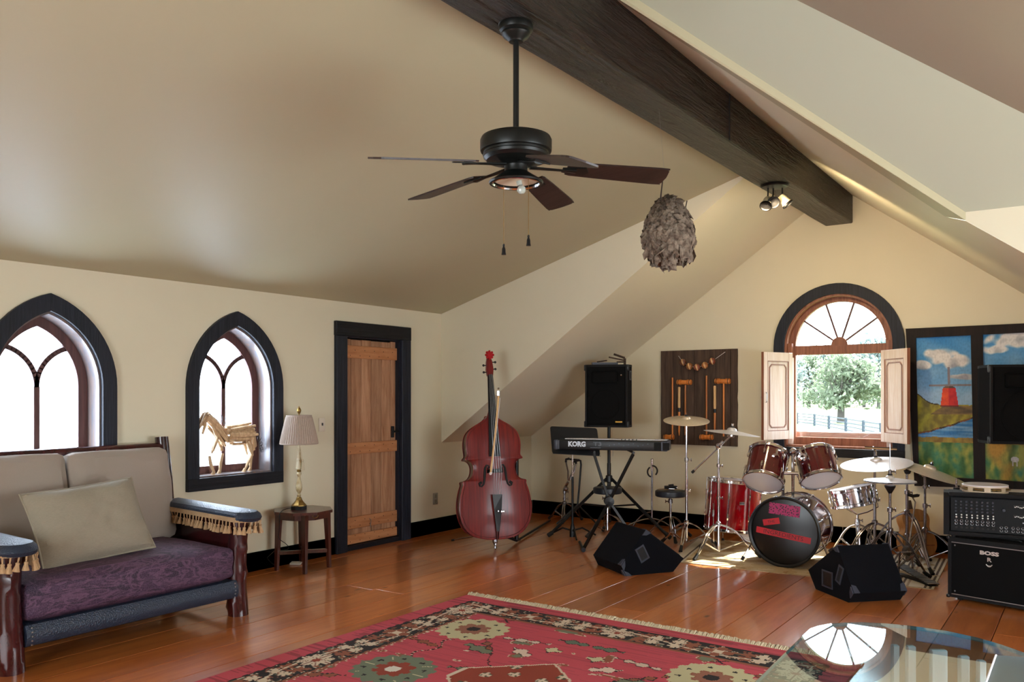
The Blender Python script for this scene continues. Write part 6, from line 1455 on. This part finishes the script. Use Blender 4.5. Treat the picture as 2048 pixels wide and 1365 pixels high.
# ---------------------------------------------------------------- croquet board
BY = YG-.03; bl_, br_ = onY(1321, 790, BY).x, onY(1474.5, 790, BY).x; zt_, zb_ = 1.892, .888
cb = thing('croquet_board', 'dark weathered plank board hung on the wall as a croquet display', 'board', ((bl_+br_)/2, YG, zb_))
cm = onY(1388.5, 790, BY).x; c3 = onY(1461, 790, BY).x
random.seed(5)
for a, b in ((bl_, cm), (cm, c3), (c3, br_)):
    n_ = 14; L_ = [(a+.003+.003*random.random()*(a == bl_), zb_+(zt_-zb_)*i/n_) for i in range(n_+1)]; R_ = [(b-.003+(.010*noise.noise(Vector((i*.8, 2, 0))) if b == br_ else 0), zb_+(zt_-zb_)*i/n_) for i in range(n_+1)]
    build('plank', MB().plate(L_+R_[::-1], .028, lambda x, z_, w: (x, YG-.002-w, z_)), M_BARN, cb, world=True)
CYf = YG-.052
def cp(u, v): return onY(1280+u/6.204, 680+v/6.204, CYf)
def mallet(label, hu, v0, v1, head, mat_h=M_MALLET):
    """handle at column hu from v0 to v1; head = (u0, u1, v)"""
    a, b = cp(hu, v0), cp(hu, v1); t = thing('croquet_mallet', label, 'mallet', b if b.z < a.z else a, group='croquet mallets on the display board')
    build('handle', MB().cyl(a, b, .009, n=10), mat_h, t, world=True)
    h0, h1 = cp(head[0], head[2]), cp(head[1], head[2]); d = (h1-h0).normalized(); L_ = (h1-h0).length
    hd_ = build('head', MB().lathe([(0, 0), (.026, .002), (.029, .008), (.029, L_*.30), (.024, L_*.32), (.024, L_*.68), (.029, L_*.70), (.029, L_-.008), (.026, L_-.002), (0, L_)], c=h0, axis=d, n=18), mat_h, t, world=True)
    for f in (.12, .88): build('band', MB().lathe([(.0295, -.004), (.030, 0), (.0295, .004)], c=h0+d*L_*f, axis=d, n=18), M_BARN, hd_, world=True)
mallet('croquet mallet at the far left of the board, head at the bottom', 403, 470, 1180, (300, 400+20, 1207))
mallet('croquet mallet with its head at the top left of the board, thin handle hanging down', 562, 560, 1185, (462, 640, 528))
mallet('croquet mallet right of the central gap, head at the bottom', 825, 445, 1180, (745, 905, 1210))
mallet('bright orange croquet mallet with its head at the top right of the board', 1038, 540, 1200, (932, 1120, 515))
def stake(label, u, v0, v1, v2, v3):
    a, b, c_, d_ = [cp(u, v) for v in (v0, v1, v2, v3)]; t = thing('croquet_stake', label, 'stake', d_, group='croquet stakes on the display board')
    build('grip', MB().tube([a, a.lerp(b, .03), a.lerp(b, .5), a.lerp(b, .8), b], [.008, .014, .013, .015, .014], 10), M_PALEWOOD, t, world=True)
    build('black_band', MB().cyl(b, c_, .0145, n=10), M_BLACK, t, world=True); build('shaft', MB().tube([c_, c_.lerp(d_, .8), d_], [.013, .010, .003], 10), M_MALLET, t, world=True)
stake('turned stake with pale grip, between the two left mallets', 486, 585, 845, 895, 1190)
stake('turned stake with pale grip and black band, on the right half of the board', 928, 570, 858, 908, 1140)
bpos = [(540, 280), (620, 330), (715, 342), (812, 318), (902, 268)]
bcs = [((118, 66, 44), 'leftmost'), ((150, 96, 52), 'second from the left'), ((140, 78, 60), 'middle, lowest hanging'), ((176, 112, 62), 'second from the right'), ((128, 66, 46), 'rightmost, highest hanging')]
for k, ((u, v), (c_, w_)) in enumerate(zip(bpos, bcs)):
    p = cp(u, v); p.y = YG-.03-.038; t = thing('croquet_ball', w_+' wooden croquet ball on the string across the board', 'ball', p, group='croquet balls strung across the board')
    build('sphere', MB().ball((0, 0, 0), .036, 20), plain('croquet_paint_%s' % ('abcde'[k]), c_, rough=.3, coat=.4, var=.3, scale=40), t); build('stripe', MB().lathe([(.0362, -.006), (.0366, 0), (.0362, .006)], axis=(1, .2, .3), n=24), M_PALEWOOD, t)
sp = [cp(*b) for b in bpos]; sp = [Vector((p.x, YG-.068, p.z)) for p in sp]; e_ = cp(1050, 150); e0_ = cp(470, 200)
tag(build('string', MB().tube([Vector((e0_.x, YG-.035, e0_.z))]+sp+[Vector((e_.x, YG-.035, e_.z))], .002, 5), M_HEAD), 'pale string tied across the top of the croquet board', 'string')
# ---------------------------------------------------------------- landscape painting in window-like frame
PY = YG-.03
def pp_(u, v): p = onY(u, v, PY); return Vector((p.x, PY, p.z))
TL, BL_, TR, BR = pp_(1812.3, 658.3), pp_(1830, 972), pp_(2090, 645.8), pp_(2090, 980.5)
pt = thing('landscape_painting', 'two-panel landscape painting with a red windmill in a black board frame', 'painting', BL_)
M_PFRAME = wood('dark_brown_frame_board', (12, 7, 6), (34, 21, 18), axis=2, rough=.6, spec=.2, bump=.5, tint=.1)
def quad(name, a, b, c, d, t, mat, y0=0): return build(name, MB().hull_prism([p+Vector((0, y0, 0)) for p in (a, b, c, d)], (0, -t, 0)), mat, pt, world=True)
I1 = [pp_(1832.4, 676.5), pp_(1942, 671), pp_(1948.5, 957.5), pp_(1838.5, 951.5)]
I2 = [pp_(1966, 669.5), pp_(2090, 664), pp_(2090, 967), pp_(1971.5, 958.5)]
quad('frame_rail', TL, TR, I2[1], I1[0], .03, M_PFRAME); quad('frame_rail', I1[3], I2[2], BR, BL_, .03, M_PFRAME)
quad('frame_stile', TL, I1[0], I1[3], BL_, .028, M_PFRAME); quad('frame_stile', I1[1], I2[0], I2[3], I1[2], .028, M_PFRAME)
BLUE, SKY2, CLOUD, GRN, YEL, WAT, DK = (28, 112, 178), (120, 164, 204), (196, 196, 200), (82, 110, 50), (156, 140, 32), (48, 112, 170), (60, 48, 28)
def mixc(a, b, t): t = max(0, min(1, t)); return tuple(a[i]+(b[i]-a[i])*t for i in range(3))
def nz(x, y, s=0): return noise.noise(Vector((x, y, s)))
def paint(gx, y):
    """gx in panel widths from the left edge of panel one, y downwards 0..1"""
    hor = .618-.085*math.exp(-((gx+.05)/.22)**2)+.006*nz(gx*4, 1)
    if y < hor:
        c = mixc(BLUE, (150, 180, 208), y/.62*1.0+.25*nz(gx*3, y*12, 3)); cl = 0
        for (cx_, cy_, rx, ry) in ((.42, .27, .34, .055), (.12, .325, .16, .04), (.72, .31, .26, .05), (2.0, .17, .7, .06), (1.45, .235, .25, .03), (.95, .42, .3, .02)):
            e = ((gx-cx_)/rx)**2+((y-cy_)/ry)**2+.9*nz(gx*6, y*16, 9); cl = max(cl, 1.25-e)
        c = mixc(c, mixc((150, 152, 160), (216, 212, 208), .5+nz(gx*5, y*20, 4)*1.2+.6*(1-(y-.2)/.12*.5)), cl*1.6)
    else:
        rt_ = .828-.115*max(0, min(1.2, gx))**1.25+.008*nz(gx*7, 2) if gx < 1.02 else .70
        rb = .848+.006*nz(gx*5, 0)
        mott = nz(gx*5+y*3, y*9, 8)*.9+nz(gx*13, y*22, 3)*.6
        if rt_ < y < rb: c = mixc(WAT, (112, 156, 196), .45+nz(gx*2.5, y*60, 6)*1.6)
        elif rt_-.012 < y <= rt_: c = (122, 74, 36) if nz(gx*9, y*30) > -.2 else (58, 44, 26)
        elif y < rt_: c = mixc((168, 156, 44), (112, 98, 34), .45+mott*1.2)
        elif y < .885: c = mixc((156, 132, 52), (120, 92, 36), .5+mott)
        else:
            c = mixc((58, 96, 48), (66, 122, 92), .5+nz(gx*4, y*5, 8)*1.8); c = mixc(c, (150, 148, 62), .12+mott+.35*abs(gx-.45)+.5*nz(gx*10-y*6, y*3, 4))
            if gx > 1.1: c = mixc(c, (166, 122, 40), .35+nz(gx*3, y*6, 12)*1.8)
    if gx < .4 and abs(y-hor) < .004: c = DK
    wx = .59
    if .626 <= y < .683 and gx < 1.25 and gx > .24+(.683-y)*4.2: c = mixc((88, 72, 46), (136, 108, 60), .5+nz(gx*4, y*40)*1.4)
    if .495 < y < .628:
        hw = .115+.05*(y-.495)/.133
        if abs(gx-wx) < hw: c = mixc((206, 62, 30), (226, 84, 30), nz(gx*9, y*30)+.3) if gx < wx-.015 else mixc((176, 26, 30), (196, 40, 34), nz(gx*9, y*30)+.5)
        if y > .621 and abs(gx-wx) < hw: c = (110, 34, 26)
    if .463 < y < .500 and abs(gx-wx) < (y-.463)/.037*.125: c = (112, 84, 66) if gx < wx else (84, 64, 56)
    if abs(gx-wx) < .021 and .348 < y < .470: c = (124, 116, 122)
    if abs(y-.479) < .007 and .22 < gx < .985: c = (124, 116, 120)
    if (gx-1.79)**2/.0055+(y-.985)**2/.00040 < 1: c = (206, 196, 188)
    if .99 < y < 1.03 and (abs(gx-1.75) < .012 or abs(gx-1.83) < .012): c = (186, 176, 168)
    c = mixc(c, (0, 0, 0), .10*nz(gx*30, y*60, 1)+.02); return tuple(max(0, min(255, v)) for v in c)
M_PAINT = attr_mat('oil_paint', rough=.45, bump=.25, scale=60)
for nm_, I_, g0_, g1_, nx in (('painted_panel', I1, 0, 1, 90), ('painted_panel', I2, 1.22, 2.35, 100)):
    Ain = [p+Vector((0, .0, 0)) for p in I_]
    def plc(x, y, h, A_=Ain): return (A_[0]*(1-x)+A_[1]*x)*(1-y)+(A_[3]*(1-x)+A_[2]*x)*y+Vector((0, -.008, 0))
    paint_grid(nm_, 1, 1, nx, 220, lambda x, y, a=g0_, b=g1_: paint(a+(b-a)*x, y+.13), M_PAINT, pt, plc)
quad('backing_board', TL+Vector((.01, 0, -.01)), TR+Vector((0, 0, -.01)), BR+Vector((0, 0, .01)), BL_+Vector((.01, 0, .01)), .006, M_BARN)
# ---------------------------------------------------------------- glass-topped table
GZ = .56
gl = [onZ(*p, GZ) for p in ((1510, 1365), (1606, 1271), (1620, 1258), (1636, 1252.5), (1660, 1248), (1690, 1246), (1727, 1245.4), (1770, 1247.5), (1818, 1251.8), (1890, 1262), (1955, 1276), (2000, 1289), (2048, 1306))]
gl += [C(1.735, 2.5), C(1.68, 2.2), C(1.50, 1.95), C(1.20, 1.80), C(.90, 1.84), C(.66, 2.05), C(.60, 2.30)]
gl = [(p.x, p.y) for p in gl]
cgx = sum(p[0] for p in gl)/len(gl); cgy = sum(p[1] for p in gl)/len(gl)
gt_ = thing('glass_table', 'low table with a blue-tinted reflecting glass top on whitewashed slats', 'table', (cgx, cgy, 0))
build('glass_top', MB().add([(x, y, GZ) for x, y in gl], [list(range(len(gl)))]), M_GLASS, gt_, world=True, fix=False, label='blue-tinted glass top with bevelled rim')
m = MB(); n_ = len(gl); vs = [(x, y, GZ) for x, y in gl]+[(x+(x-cgx)*.012, y+(y-cgy)*.012, GZ-.004) for x, y in gl]+[(x+(x-cgx)*.012, y+(y-cgy)*.012, GZ-.012) for x, y in gl]+[(x, y, GZ-.014) for x, y in gl]
fs = []
for k in range(3):
    for i in range(n_): fs.append((k*n_+i, k*n_+(i+1) % n_, (k+1)*n_+(i+1) % n_, (k+1)*n_+i))
build('glass_edge', m.add(vs, fs, True), plain('pale_green_glass_edge', (120, 150, 150), rough=.05, coat=1), gt_, world=True)
M_WASH = wood('whitewashed_slat', (226, 210, 204), (240, 230, 226), axis=2, rough=.7, bump=.4)
random.seed(7)
for (u0, u1, v) in ((1783, 1797, 1290), (1812, 1830, 1292), (1860, 1893, 1300), (1917, 1937, 1312), (1954, 1970, 1321)):
    a, b = onZ(u0, v, .53), onZ(u1, v, .53); d = (b-a); w_ = d.length; c_ = (a+b)/2
    build('slat', MB().rbox((c_.x, c_.y, .27), (w_, .022, .52), .004, 1, R=Matrix((d.normalized(), UP.cross(d.normalized()), UP)).transposed(), smooth=False), M_WASH, gt_, world=True)
a, b = onZ(1783, 1292, .49), onZ(1970, 1323, .49); a.z = b.z = .06; build('base_rail', MB().tube([a+AWAY*.03, b+AWAY*.03], .03, 8), M_WASH, gt_, world=True)
for p in (C(.85, 2.1), C(1.5, 2.15)): build('leg', MB().rbox((p.x, p.y, .273), (.06, .06, .545), .006, 1), M_WASH, gt_, world=True)
gp = [onZ(1992, 1311, GZ+.012), onZ(2060, 1316, GZ+.012), onZ(2075, 1375, GZ+.012), onZ(1972, 1367, GZ+.012)]
gpt = thing('frosted_glass_sheet', 'scratched translucent glass sheet lying on the table at the lower right corner', 'glass', gp[0])
build('sheet', MB().hull_prism(gp, (0, 0, -.008)), clear('scratched_glass', (.7, .78, .8, 1), .35, .35), gpt, world=True)
build('edge', MB().tube([gp[0], gp[3]], .003, 5), M_HEAD, gpt, world=True)
